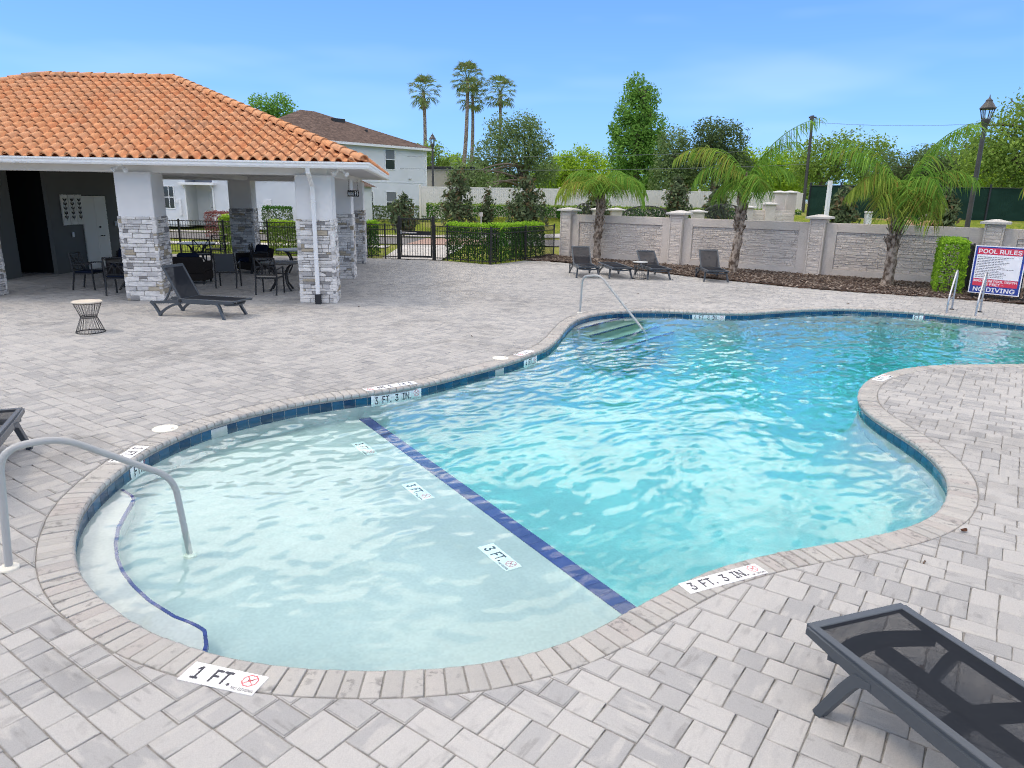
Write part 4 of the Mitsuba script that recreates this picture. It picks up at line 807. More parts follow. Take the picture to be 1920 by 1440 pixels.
CROSS, SLING, CROSS_DK = armchair_proto('tan_fabric'), armchair_proto(sling=True), armchair_proto('navy_fabric')
def seat_at(proto, name, p, face, label, cat='chair', group=None):
    f = np.array([*face, 0.0]); f /= np.linalg.norm(f); return place(proto, name, label, cat, mat4(np.cross(f, [0, 0, 1.0]), f, (0, 0, 1), (*p, 0)), group)
def table_proto(r, top):
    P = [('top', lathe([(0, 0.735), (r - 0.01, 0.735), (r, 0.725), (r, 0.705), (r - 0.02, 0.70), (0, 0.70)], 36), top, 30)]
    for k in range(4):
        a = math.pi / 4 + k * math.pi / 2; q = lambda rr, z, a=a: (rr * math.cos(a), rr * math.sin(a), z)
        P.append(('leg', MB().tube([q(r * .80, 0.70), q(r * .52, 0.60), q(r * .34, 0.42), q(r * .40, 0.20), q(r * .72, 0.0)], 0.026, 7), 'dark_metal', 40))
    g = np.linspace(0, 2 * math.pi, 21); P.append(('ring_brace', MB().tube(np.stack([r * .35 * np.cos(g), r * .35 * np.sin(g), 0.42 + 0 * g], 1), 0.011, 5, cap=False), 'dark_metal', 40))
    return proto_parts(P)
TABLE, TABLE_PALE = table_proto(0.52, 'bronze_metal'), table_proto(0.62, 'table_top')
def wicker_proto(width):
    P = []; w = width / 2
    P.append(('seat_box', MB().box((-w, -0.38, 0.10), (w, 0.38, 0.34), 0.02), 'wicker', False))
    P.append(('back_panel', MB().add(*[xf(mat4((1, 0, 0), (0, 0.975, 0.22), (0, -0.22, 0.975), (0, -0.36, 0.30)), cbox((-w, -0.05, 0.0), (w, 0.05, 0.46), 0.025)[0]), cbox((-w, -0.05, 0.0), (w, 0.05, 0.46), 0.025)[1]]), 'wicker', False))
    for s in (-1, 1): P.append(('arm_panel', MB().box((s * (w - 0.05) - 0.05, -0.38, 0.341), (s * (w - 0.05) + 0.05, 0.40, 0.60), 0.025), 'wicker', False))
    for sx in (-1, 1):
        for sy in (-1, 1): P.append(('foot', MB().box((sx * (w - .06) - .03, sy * .32 - .03, 0), (sx * (w - .06) + .03, sy * .32 + .03, 0.099), 0.005), 'dark_metal', False))
    n = 1 if width < 1 else 2; cw = (2 * w - 0.22) / n
    for k in range(n):
        x0 = -w + 0.11 + k * cw; P.append(('seat_cushion', MB().box((x0 + .005, -0.28, 0.341), (x0 + cw - .005, 0.40, 0.47), 0.045), 'navy_fabric', 40))
        P.append(('back_cushion', MB().add(*[xf(mat4((1, 0, 0), (0, 0.94, 0.34), (0, -0.34, 0.94), (0, -0.22, 0.46)), cbox((x0 + .005, -0.07, 0), (x0 + cw - .005, 0.07, 0.42), 0.06)[0]), cbox((x0 + .005, -0.07, 0), (x0 + cw - .005, 0.07, 0.42), 0.06)[1]]), 'navy_fabric', 40))
    return proto_parts(P)
WICKER, LOVESEAT = wicker_proto(0.82), wicker_proto(1.45)
seat_at(CROSS_DK, 'patio_chair', (-10.95, 18.35), (1, 0.05), 'dark metal patio chair in side view, leftmost under the pavilion')
seat_at(CROSS_DK, 'patio_chair', (-9.62, 17.45), (-0.05, 1), 'metal patio chair seen from behind just left of the left stone column')
place(TABLE, 'patio_table', 'dark round patio table between the two leftmost patio chairs', 'table', rz(0.3, (-9.95, 18.55, 0)))
seat_at(LOVESEAT, 'wicker_sofa', (-11.0, 20.9), (0.12, -1), 'dark wicker loveseat with navy cushions in front of the cream door', 'sofa')
seat_at(WICKER, 'wicker_armchair', (-8.95, 19.95), (-0.1, 1), 'brown wicker armchair turned away behind the raised lounger', 'armchair')
seat_at(WICKER, 'wicker_armchair', (-8.35, 23.0), (-0.6, -0.8), 'wicker armchair with navy cushions near the rear stone column', 'armchair')
seat_at(SLING, 'sling_chair', (-7.68, 19.15), (-0.16, 1), 'dark sling back chair right of the brown wicker armchair', 'chair')
place(TABLE, 'patio_table', 'dark round dining table with curved legs by the right stone column', 'table', rz(0.2, (-6.12, 18.75, 0)))
seat_at(CROSS, 'patio_chair', (-6.18, 18.02), (0.03, 1), 'lattice back patio chair drawn up to the near dining table')
seat_at(CROSS, 'patio_chair', (-5.30, 18.95), (-1, 0.0), 'patio chair half hidden behind the right stone column')
place(TABLE_PALE, 'patio_table', 'pale topped round table behind the near dining table', 'table', rz(0.5, (-7.05, 23.2, 0)))
seat_at(CROSS, 'patio_chair', (-8.02, 22.75), (1, 0.2), 'lattice back patio chair left of the pale topped table')
seat_at(CROSS, 'patio_chair', (-6.15, 23.0), (-1, 0.1), 'patio chair right of the pale topped table')
place(TABLE_PALE, 'patio_table', 'pale topped round table by the rear fence behind the wicker armchair', 'table', rz(0.5, (-11.15, 25.3, 0)))
seat_at(CROSS, 'patio_chair', (-10.55, 24.3), (-0.4, 1), 'lattice back chair in front of the rear fence table')
seat_at(CROSS, 'patio_chair', (-10.95, 26.4), (0.0, -1), 'patio chair on the far side of the rear fence table')

# ---------------------------------------------------------------- black metal fences and gate
def fence(label, pts, h=1.34, posts=None, gap=0.105):
    t = thing('metal_fence', label, 'fence')
    for p0, p1 in zip(pts[:-1], pts[1:]):
        p0, p1 = np.array([*p0, 0.0]), np.array([*p1, 0.0]); L = np.linalg.norm(p1 - p0); d = (p1 - p0) / L; n = max(1, int(round(L / gap)))
        for z in (h - 0.02, h - 0.20, 0.10): put('rail', MB().add(*bar(p0 + [0, 0, z], p1 + [0, 0, z], 0.03, 0.034)).ply('dark_metal'), None, t)
        for k in range(1, n):
            q = p0 + d * (k * L / n); put('picket', MB().box((-.008, -.008, 0.04), (.008, .008, h - 0.038), 0, mat4((*d[:2], 0), (-d[1], d[0], 0), (0, 0, 1), q)).ply('dark_metal'), None, t)
        m = max(1, int(round(L / 1.85)))
        for k in range(m):
            q = p0 + d * (k * L / m); put('post', MB().box((-.027, -.027, 0), (.027, .027, h + 0.05), 0.004, mat4((*d[:2], 0), (-d[1], d[0], 0), (0, 0, 1), q)).ply('dark_metal'), None, t)
    put('post', MB().box((-.027, -.027, 0), (.027, .027, h + 0.05), 0.004, mat4(o=p1)).ply('dark_metal'), None, t)
    return t
fence('black metal fence running behind the pavilion columns', [(-15.5, 29.6), (-10.0, 29.3), (-5.95, 28.95)])
fence('short black fence between the pavilion and the gate', [(-5.92, 28.93), (-5.14, 28.70), (-4.62, 28.58)])
fence('black metal fence in front of the clipped hedge right of the gate', [(-3.12, 28.36), (-2.62, 28.22), (-0.88, 26.96), (0.44, 29.02), (1.70, 31.2)])
fence('black metal fence behind the pool rules sign', [(14.0, 22.3), (12.60, 19.55), (13.3, 18.72), (17.5, 15.9)], 1.36)
t = thing('pool_gate', 'black metal gate with a push bar panel beside the pavilion', 'gate'); g0, g1 = np.array([-4.55, 28.58, 0]), np.array([-3.19, 28.38, 0]); d = (g1 - g0) / np.linalg.norm(g1 - g0); GL = np.linalg.norm(g1 - g0)
GM = mat4(d, (-d[1], d[0], 0), (0, 0, 1), g0)
for x in (0, GL): put('post', MB().box((x - .04, -.04, 0), (x + .04, .04, 1.68), 0.005, GM).ply('dark_metal'), None, t)
put('frame', MB().box((0.06, -.022, 0.09), (GL - .06, .022, 0.16), 0, GM).box((0.06, -.022, 1.55), (GL - .06, .022, 1.60), 0, GM).box((0.06, -.022, 0.161), (0.10, .022, 1.549), 0, GM).box((GL - .10, -.022, 0.161), (GL - .06, .022, 1.549), 0, GM).ply('dark_metal'), None, t)
for k in range(1, 11): put('picket', MB().box((0.10 + k * (GL - .2) / 11 - .009, -.009, 0.161), (0.10 + k * (GL - .2) / 11 + .009, .009, 1.549), 0, GM).ply('dark_metal'), None, t)
put('push_panel', MB().box((0.101, -.03, 0.96), (GL - .101, -.0225, 1.12), 0.003, GM).ply('dark_metal'), None, t)
put('push_bar', MB().box((0.11, -.075, 1.02), (0.72, -.031, 1.075), 0.01, GM).ply('steel'), None, t); put('latch_box', MB().box((0.06, -.085, 0.98), (0.109, -.023, 1.13), 0.01, GM).ply('steel'), None, t)

# ---------------------------------------------------------------- pool rules sign
t = thing('pool_rules_sign', 'white and blue POOL RULES sign with red bands on the fence by the ladder', 'sign')
s0, s1 = np.array([12.49, 19.56, 0.17]), np.array([13.27, 18.66, 0.17]); sx = (s1 - s0); SW = np.linalg.norm(sx); sx /= SW; SH = 1.27; so = np.array([sx[1], -sx[0], 0]); so = so if so[1] < 0 else -so
SM = mat4(sx, (0, 0, 1), np.cross(sx, [0, 0, 1.0]), s0 + so * 0.05)
scene['sign_blue'] = plastic((0.02, 0.045, 0.26), 0.3); scene['sign_red'] = plastic((0.56, 0.035, 0.07), 0.3); scene['sign_white'] = plastic((0.74, 0.74, 0.77), 0.3)
def panel(name, x0, y0, x1, y1, z, mat, parent): return put(name, MB().box((x0, y0, z - 0.004), (x1, y1, z), 0, SM).ply(mat), None, parent)
panel('board', 0, 0, SW, SH, 0.0, 'sign_white', t); panel('blue_border', 0.025, 0.025, SW - .025, SH - .025, 0.0035, 'sign_blue', t)
panel('text_field', 0.075, 0.40, SW - .075, SH - .235, 0.007, 'sign_white', t); hd = panel('heading_band', 0.075, SH - .23, SW - .075, SH - .06, 0.007, 'sign_red', t); wb = panel('depth_band', 0.075, 0.205, SW - .075, 0.395, 0.007, 'sign_red', t)
def sign_text(s, h, cx, y, z, mat, parent, wmax, name='lettering', bold=True):
    v, f = text(s, h, 0.0015, bold); w = v[:, 0].max(); sc = min(1.0, wmax / w) if wmax < w else wmax / w; v[:, 0] = v[:, 0] * sc - w * sc / 2 + cx; v[:, 1] += y; v[:, 2] += z; put(name, MB().add(xf(SM, v), f).ply(mat), None, parent, kind='stuff')
sign_text('POOL RULES', 0.105, SW / 2, SH - .198, 0.007, 'sign_white', hd, SW - .2)
sign_text('MAXIMUM POOL DEPTH', 0.062, SW / 2, 0.312, 0.007, 'sign_white', wb, SW - .19); sign_text('5 FEET -', 0.062, SW / 2, 0.225, 0.007, 'sign_white', wb, 0.42); sign_text('NO DIVING', 0.11, SW / 2, 0.06, 0.0035, 'sign_white', t, SW - .22)
tx = MB()
for k in range(13):
    y = 0.44 + k * 0.0435; x = 0.10
    end = 0.10 + (SW - 0.22) * (0.55 + 0.42 * random.random())
    while x < end - 0.02:
        w = random.uniform(0.025, 0.085); tx.box((x, y, 0.0072), (min(x + w, end), y + 0.016, 0.0082), 0, SM); x += w + 0.013
put('small_print', tx.ply('marker_black'), None, t, kind='stuff')

# ---------------------------------------------------------------- ground beyond the deck
def ground_h(x, y):
    A = 1.40 * ss(43, 55, y + 0.25 * np.maximum(x, 0)) * ss(-8, -1, x); B = 1.65 * ss(28, 41, y + 0.1 * x) * ss(11, 17, x); D = 0.5 * ss(46, 60, y)
    return np.maximum(np.maximum(A, B), D) - 0.04
gx, gy = np.meshgrid(np.r_[np.arange(-160, -40, 12.0), np.arange(-40, 44, 1.0), np.arange(44, 200, 12.0)], np.r_[np.arange(-30, 10, 4.0), np.arange(10, 70, 1.0), np.arange(70, 320, 12.0)], indexing='ij')
gz = ground_h(gx, gy); a, b = gx.shape; q = np.arange(a * b).reshape(a, b)
cx, cy = (gx[:-1, :-1] + gx[1:, 1:]) / 2, (gy[:-1, :-1] + gy[1:, 1:]) / 2
keep = ~shapely.contains_xy(deck_poly.buffer(-2.2), cx, cy) & ~shapely.contains_xy(shapely.box(-22, -5, 20, 18), cx, cy)
gz = np.where(shapely.contains_xy(deck_poly.buffer(0.9), gx, gy), gz - 0.12, gz)
structure('lawn', MB().add(np.stack([gx, gy, gz], -1).reshape(-1, 3), np.stack([q[:-1, :-1], q[1:, :-1], q[1:, 1:], q[:-1, 1:]], -1)[keep]).ply('lawn_mat', True), None)
def drape(name, P, mat, dz, cell=0.8):
    P = Polygon(P); x0, y0, x1, y1 = P.bounds; m = MB()
    for X in np.arange(x0, x1, cell * 4):
        for Y in np.arange(y0, y1, cell * 2):
            for p in polys(P.intersection(shapely.box(X, Y, X + cell * 4, Y + cell * 2))):
                v2, f = trimesh.creation.triangulate_polygon(p, engine='earcut'); m.add(np.c_[v2, ground_h(v2[:, 0], v2[:, 1]) + 0.04 + dz], f)
    structure(name, m.ply(mat), None)
drape('street', [(-40, 40.5), (-12, 38.6), (-6.5, 37.4), (2.5, 37.8), (12, 36.0), (12, 41.5), (3, 43.2), (-6, 43.0), (-13, 44.0), (-40, 46)], 'asphalt', 0.012)
drape('crosswalk', [(-5.6, 37.45), (-1.8, 37.55), (-1.2, 42.9), (-5.2, 42.95)], 'brick_paving', 0.017)
drape('pavement', [(-5.3, 28.75), (-2.9, 28.5), (-2.5, 37.2), (-5.7, 37.0)], 'concrete', 0.010)
drape('path', [(-40, 36.0), (-6.2, 34.6), (-6.2, 36.2), (-40, 37.8)], 'concrete', 0.011)
drape('kerb_path', [(-40, 47.2), (-13, 45.0), (-5, 44.0), (3, 44.2), (3, 45.6), (-5, 45.4), (-13, 46.4), (-40, 48.6)], 'concrete', 0.011)

# ---------------------------------------------------------------- precast garden wall
wall = thing('garden_wall', 'grey precast garden wall with stone textured panels and capped pillars', 'wall')
PIL = [np.array(p) for p in ((1.97, 31.39), (5.98, 28.12), (10.2, 25.2), (14.35, 22.25), (18.5, 19.3))]
wd = (PIL[3] - PIL[0]) / np.linalg.norm(PIL[3] - PIL[0]); wn = np.array([wd[1], -wd[0]]); wn = wn if wn[1] < 0 else -wn
bays = []
WTOP, PW = 1.80, 0.52
for i, p in enumerate(PIL):
    WM = mat4((*wd, 0), (-wn[0], -wn[1], 0), (0, 0, 1), (*p, 0))
    pl = put('pillar', MB().box((0, 0, 0), (PW, PW, 1.93), 0.012, WM).ply('precast_mat'), None, wall)
    fr = MB()
    for x0, x1, z0, z1 in ((0, 0.05, 0, 1.925), (PW - .05, PW, 0, 1.925), (0.05, PW - .05, 1.86, 1.925), (0.05, PW - .05, 0, 0.06)): fr.box((x0, -0.028, z0), (x1, -0.001, z1), 0.005, WM)
    put('border', fr.ply('precast_mat'), None, pl, kind='stuff')
    st = []; ledge_face(WM @ mat4(o=(0.055, -0.002, 0)), PW - .11, 0.065, 1.855, st, (0.09, 0.13), (0.16, 0.42), 0.016)
    m = MB(); [m.add(v, f) for v, f in st]; put('stone_facing', m.ply('ledge_mat', False, True), None, pl, kind='stuff')
    cv = [(-0.13, -0.13, 1.93), (PW + .13, -0.13, 1.93), (PW + .13, PW + .13, 1.93), (-0.13, PW + .13, 1.93), (-0.13, -0.13, 1.995), (PW + .13, -0.13, 1.995), (PW + .13, PW + .13, 1.995), (-0.13, PW + .13, 1.995), (PW / 2 - .05, PW / 2 - .05, 2.075), (PW / 2 + .05, PW / 2 - .05, 2.075), (PW / 2 + .05, PW / 2 + .05, 2.075), (PW / 2 - .05, PW / 2 + .05, 2.075)]
    put('cap', MB().add(xf(WM, np.array(cv)), np.array([[3, 2, 1, 0], [0, 1, 5, 4], [1, 2, 6, 5], [2, 3, 7, 6], [3, 0, 4, 7], [4, 5, 9, 8], [5, 6, 10, 9], [6, 7, 11, 10], [7, 4, 8, 11], [8, 9, 10, 11]])).ply('cap_mat'), None, pl)
    if i + 1 < len(PIL):
        L = np.linalg.norm(PIL[i + 1] - p); dd = (PIL[i + 1] - p) / L; BM = mat4((*dd, 0), (-wn[0], -wn[1], 0), (0, 0, 1), (*p, 0)); x0, x1 = PW + 0.002, L - 0.002
        bayk = put('panel', MB().box((x0, 0.20, 0), (x1, 0.34, WTOP - .01), 0, BM).ply('precast_mat'), None, wall)
        fr = MB()
        for a0, a1, z0, z1 in ((x0, x0 + .36, 0, WTOP), (x1 - .36, x1, 0, WTOP), (x0 + .361, x1 - .361, WTOP - .30, WTOP), (x0 + .361, x1 - .361, 0, 0.26)): fr.box((a0, 0.13, z0), (a1, 0.199, z1), 0.006, BM)
        fr.box((x0, 0.341, 0), (x1, 0.36, WTOP), 0, BM)
        put('border', fr.ply('precast_mat'), None, bayk, kind='stuff')
        st = []; ledge_face(BM @ mat4(o=(x0 + .362, 0.20, 0)), L - PW - .724, 0.262, WTOP - .302, st, (0.062, 0.115), (0.13, 0.40), 0.026)
        bays.append((bayk, st))
quota = 298
for bi in (2, 1, 0, 3):
    bayk, st = bays[bi]
    if len(st) <= quota and bi != 3:
        quota -= len(st)
        for v, f in st: put('stone', (v, f), 'ledge_mat', bayk, uv=np.tile(rng.random(2), (len(v), 1)))
    else:
        m = MB(); [m.add(v, f) for v, f in st]; put('stone_facing', m.ply('ledge_mat', False, True), None, bayk, kind='stuff')

# mulch between the deck and the wall
wl_pts = [PIL[0] + np.array([-0.55, 0.6])] + [p + wd * 0.2 for p in PIL]
bed_poly = Polygon([tuple(p) for p in MULCH_EDGE] + [tuple(p + np.array([0.1, .2])) for p in wl_pts[::-1]]).buffer(0.02)
gx, gy = np.meshgrid(np.arange(0, 22, 0.16), np.arange(13, 33, 0.16), indexing='ij'); a, b = gx.shape; q = np.arange(a * b).reshape(a, b)
bz = -0.02 + 0.07 * meshkit.fbm(np.stack([gx * 1.8, gy * 1.8, 0 * gx], -1), 3, 4)
keep = shapely.contains_xy(bed_poly.buffer(0.06), gx[:-1, :-1] + .08, gy[:-1, :-1] + .08)
structure('mulch_bed', MB().add(np.stack([gx, gy, bz], -1).reshape(-1, 3), np.stack([q[:-1, :-1], q[1:, :-1], q[1:, 1:], q[:-1, 1:]], -1)[keep]).ply('mulch_soil', True), None)
zf = lambda P: -0.02 + 0.07 * meshkit.fbm(np.stack([P[:, 0] * 1.8, P[:, 1] * 1.8, 0 * P[:, 0]], -1), 3, 4)
v, f, u = chips(15000, bed_poly, 0.012, zf); put('bark_chips', MB().add(v, f, u).ply('mulch_chip', False, True), None, 'mulch_bed', kind='stuff')

# ---------------------------------------------------------------- foliage tools
def unit(v): return v / (np.linalg.norm(v, axis=-1, keepdims=True) + 1e-12)
def leaves(P, N, L, W, jit=0.7, seed=0):
    """one bent leaf (4 triangles) at each point P, facing roughly along N"""
    r = np.random.default_rng(seed); n = len(P); N = unit(N + r.normal(0, jit, (n, 3))); d = unit(np.cross(N, r.normal(0, 1, (n, 3)))); s = np.cross(N, d)
    L = (L * r.uniform(0.6, 1.3, n))[:, None]; W = (W * r.uniform(0.7, 1.2, n))[:, None]
    V = np.stack([P - d * L * .5, P + s * W * .5 + N * W * .18, P + d * L * .5, P - s * W * .5 + N * W * .18, P + d * L * 0.05], 1)
    F = np.array([[0, 4, 1], [1, 4, 2], [2, 4, 3], [3, 4, 0]]); f = (F[None] + np.arange(n)[:, None, None] * 5).reshape(-1, 3)
    return V.reshape(-1, 3), f, np.repeat(r.random((n, 2)), 5, 0)
def crown_points(lobes, n, clump, spread, shell=0.55, seed=0):
    """clumped points in a union of ellipsoids (centre, radii); returns points, outward normals"""
    r = np.random.default_rng(seed); vol = np.array([np.prod(l[1]) ** (2 / 3) for l in lobes]); pick = r.choice(len(lobes), int(n / clump), p=vol / vol.sum())
    c = np.array([l[0] for l in lobes])[pick]; R = np.array([l[1] for l in lobes])[pick]; d = unit(r.normal(0, 1, c.shape)); rad = shell + (1 - shell) * r.random(len(c)) ** 0.6
    k = c + d * R * rad[:, None]; P = np.repeat(k, clump, 0) + np.clip(r.normal(0, 1, (len(k) * clump, 3)), -1.5, 1.5) * spread; return P, unit(np.repeat(d, clump, 0) + [0, 0, 0.5])
def limb_tree(trunk_r, base, top, targets, seed=0):
    r = np.random.default_rng(seed); base, top = np.asarray(base, float), np.asarray(top, float); m = MB(); t = np.linspace(0, 1, 7)[:, None]
    w = np.cumsum(r.normal(0, 0.02 * np.linalg.norm(top - base), (7, 3)) * [1, 1, 0], 0); w -= w[0]
    p = base * (1 - t) + top * t + w; m.tube(p, trunk_r * (1.25 - 0.75 * t[:, 0]), 8)
    for q in targets:
        q = np.asarray(q, float); k = int(r.integers(3, 7)); s = p[k]; mid = (s + q) / 2 + np.array([0, 0, 0.12 * np.linalg.norm(q - s)]); m.tube(arc(s, mid, q, 6), trunk_r * np.linspace(0.5, 0.08, 6), 5)
    return m
def tree(name, label, base, lobes, mat, n, size, trunk_r=0.18, trunk_top=None, shell=0.5, clump=9, spread=0.3, seed=1, group=None, cat='tree', jit=0.7, aspect=0.55, limbs=None):
    t = thing(name, label, cat, group); lobes = [(np.asarray(c, float), np.asarray(r, float)) for c, r in lobes]; P, N = crown_points(lobes, n, clump, spread, shell, seed); v, f, u = leaves(P, N, size, size * aspect, jit, seed + 1)
    cl = np.random.default_rng(seed + 2).random((len(P) // clump + 1, 2)); u = 0.38 * u + 0.62 * np.repeat(np.repeat(cl, clump, 0)[:len(P)], 5, 0)          # sprays differ in tone
    put('crown', MB().add(v, f, u).ply(mat, False, True), None, t, kind='stuff')
    top = trunk_top if trunk_top is not None else lobes[0][0] + [0, 0, 0.2]
    tg = limbs if limbs is not None else [c + np.random.default_rng(seed + k).normal(0, 0.35, 3) * r for c, r in lobes for k in range(3)]
    put('trunk', limb_tree(trunk_r, base, top, tg, seed).ply('bark', 50), None, t); return t
def hedge(name, label, pts, width, h, n, mat='leaf_hedge', top_mat='leaf_hedge_bright', size=0.075, z=None, group=None, cat='hedge'):
    t = thing(name, label, cat, group); pts = [np.array(p, float) for p in pts]; seg = [np.linalg.norm(b - a) for a, b in zip(pts[:-1], pts[1:])]; r = np.random.default_rng(len(labels)); V = []; Nn = []
    for a, b, L in zip(pts[:-1], pts[1:], seg):
        m_ = int(n * L / sum(seg)); d = (b - a) / L; s = np.array([-d[1], d[0]]); u = r.random(m_) * L; face = r.random(m_); w = np.where(face < 0.36, -1, np.where(face < 0.72, 1, r.uniform(-1, 1, m_))); zz = np.where(face < 0.72, r.random(m_) ** 0.8, 1.0) * h
        bump = 0.10 * (meshkit.fbm(np.stack([u * 2.2, zz * 2.2, w * 2 + a[0]], -1), 2, 3) - 0.5)
        w2 = w * (width / 2) * (1 - 0.1 * (zz / h) ** 4) + np.sign(w) * bump - np.sign(w) * r.random(m_) * 0.10; zz = zz - r.random(m_) * 0.08 * (face >= 0.72) + bump * (face >= 0.72) + np.where((face >= 0.72) & (r.random(m_) < 0.25), r.random(m_) * 0.10, 0)
        e_ = r.random(m_); endf = (face < 0.72) & (e_ < min(0.45, width / (L + width))); sg_ = np.where(r.random(m_) < 0.5, -1.0, 1.0)       # the two end faces
        u = np.where(endf, np.where(sg_ < 0, 0.0, L) + sg_ * (bump - r.random(m_) * 0.08), u); w2 = np.where(endf, r.uniform(-.5, .5, m_) * width, w2)
        x = a + d * u[:, None] + s * w2[:, None]; z0 = 0.0 if z is None else z; V.append(np.c_[x, zz + z0 + 0.03]); Nn.append(np.where(endf[:, None], np.c_[d * sg_[:, None], 0.35 + 0 * u], np.where((face < 0.72)[:, None], np.c_[s * w[:, None], 0.35 + 0 * u], [0, 0, 1.0])))
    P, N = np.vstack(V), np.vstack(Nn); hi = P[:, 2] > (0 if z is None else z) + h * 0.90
    for nm, sel, mt in (('foliage', ~hi, mat), ('new_growth', hi, top_mat)):  # a lighter top_mat paints overhead light onto the upper leaves
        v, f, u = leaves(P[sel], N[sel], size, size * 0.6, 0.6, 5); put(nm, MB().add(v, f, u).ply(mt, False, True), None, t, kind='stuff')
    m = MB()
    for a, b, L in zip(pts[:-1], pts[1:], seg):
        for k in range(max(2, int(L / 0.35))):
            q = a + (b - a) * ((k + 0.5) / max(2, int(L / 0.35))); z0 = 0.0 if z is None else z; m.tube([(*q, z0 - 0.05), (q[0] + r.normal(0, .05), q[1] + r.normal(0, .05), z0 + h * 0.5), (q[0] + r.normal(0, .1), q[1] + r.normal(0, .1), z0 + h * 0.9)], [0.022, 0.016, 0.006], 5)
    put('stem', m.ply('bark'), None, t, kind='stuff'); return t
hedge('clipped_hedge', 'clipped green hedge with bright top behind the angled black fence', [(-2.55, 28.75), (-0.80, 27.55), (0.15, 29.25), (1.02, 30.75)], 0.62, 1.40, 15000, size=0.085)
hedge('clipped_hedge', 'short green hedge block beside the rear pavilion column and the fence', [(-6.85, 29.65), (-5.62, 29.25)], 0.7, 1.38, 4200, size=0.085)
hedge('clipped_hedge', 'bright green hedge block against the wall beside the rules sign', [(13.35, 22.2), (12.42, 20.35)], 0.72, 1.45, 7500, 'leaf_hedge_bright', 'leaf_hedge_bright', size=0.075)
hedge('clipped_hedge', 'dark low hedge at the foot of the two storey white house', [(-16.5, 54.8), (-5.4, 58.5)], 1.2, 1.25, 5000, 'leaf_dark', 'leaf_dark', 0.16, 0.30)
hedge('clipped_hedge', 'long low green hedge along the foot of the cream vinyl fence', [(-6.0, 50.0), (3.0, 50.2), (19.0, 49.0)], 1.3, 0.85, 8000, 'leaf_hedge', 'leaf_tree', 0.16, 1.05)
for lab, p, w, h in (('bright shrub behind the rear fence left of the lounge seats', ((-12.2, 30.4), (-11.6, 30.3)), 0.8, 1.45), ('bright yellow green shrub in the middle of the rear fence', ((-10.2, 30.3), (-9.2, 30.2)), 0.8, 1.30), ('yellow green shrub at the rear fence beside the back column', ((-8.6, 30.2), (-8.15, 30.2)), 0.7, 1.4), ('leafy shrub behind the rear fence and the pale round table', ((-7.8, 30.1), (-6.9, 30.0)), 0.7, 1.25)):
    hedge('shrub', lab, p, w, h, 2600, 'leaf_tree', 'leaf_yellow', 0.10, cat='shrub')
hedge('shrub', 'clipped maroon shrub in front of the white porch', [(-16.9, 40.2), (-15.2, 40.0)], 1.1, 1.35, 2600, 'leaf_maroon', 'leaf_maroon', 0.10, cat='shrub')
hedge('shrub', 'dark green box shaped shrub beside the white gable wall', [(-15.2, 44.2), (-13.6, 44.2)], 1.0, 1.6, 2200, 'leaf_dark', 'leaf_hedge', 0.12, cat='shrub')

# ---------------------------------------------------------------- palms by the wall
def frond(base, az, el, length, curve, n=46, leaf=0.55, droop=0.75, seed=0, width=0.036):
    """pinnate frond: arching rachis with two rows of drooping leaflets"""
    r = np.random.default_rng(seed); k = 22; s = np.linspace(0, 1, k); e = math.radians(el) - math.radians(curve) * s ** 1.35; a = math.radians(az) + 0.12 * r.normal() * s
    d = np.stack([np.cos(e) * np.cos(a), np.cos(e) * np.sin(a), np.sin(e)], 1); p = np.asarray(base) + np.vstack([[0, 0, 0], np.cumsum((d[:-1] + d[1:]) / 2 * length / (k - 1), 0)])
    m = MB().tube(p, np.linspace(0.024, 0.005, k), 5, uv=(0.8, 0.3)); V, U = [], []
    for i in range(n):
        t = 0.10 + 0.90 * (i + r.random() * 0.6) / n; q = np.array([np.interp(t, s, p[:, j]) for j in range(3)]); dd = unit(np.array([np.interp(t, s, d[:, j]) for j in range(3)])); side = unit(np.cross(dd, [0, 0, 1.0])); L = leaf * (0.55 + 0.9 * math.sin(math.pi * min(1, 0.12 + 0.86 * t)) ** 0.7) * r.uniform(0.8, 1.15)
        for sg in (-1, 1):
            o = unit(side * sg * 0.9 + dd * 0.55 + np.array([0, 0, 0.25 * r.normal()])); g = np.array([0, 0, -1.0]); pts = [q]; cur = o
            for j in range(3): cur = unit(cur * (1 - droop * 0.5) + g * droop * 0.5 * (1 + r.normal() * 0.25)); pts.append(pts[-1] + cur * L / 3)
            w = unit(np.cross(o, g) + r.normal(0, 0.4, 3)) * width * 0.5; V += [pts[0] - w * .6, pts[0] + w * .6, pts[1] - w, pts[1] + w, pts[2] - w * .7, pts[2] + w * .7, pts[3]]; U.append(r.random(2))
    V = np.array(V); nl = len(V) // 7; F = np.array([[0, 1, 3], [0, 3, 2], [2, 3, 5], [2, 5, 4], [4, 5, 6]]); m.add(V, (F[None] + np.arange(nl)[:, None, None] * 7).reshape(-1, 3), np.repeat(np.array(U), 7, 0)); return m
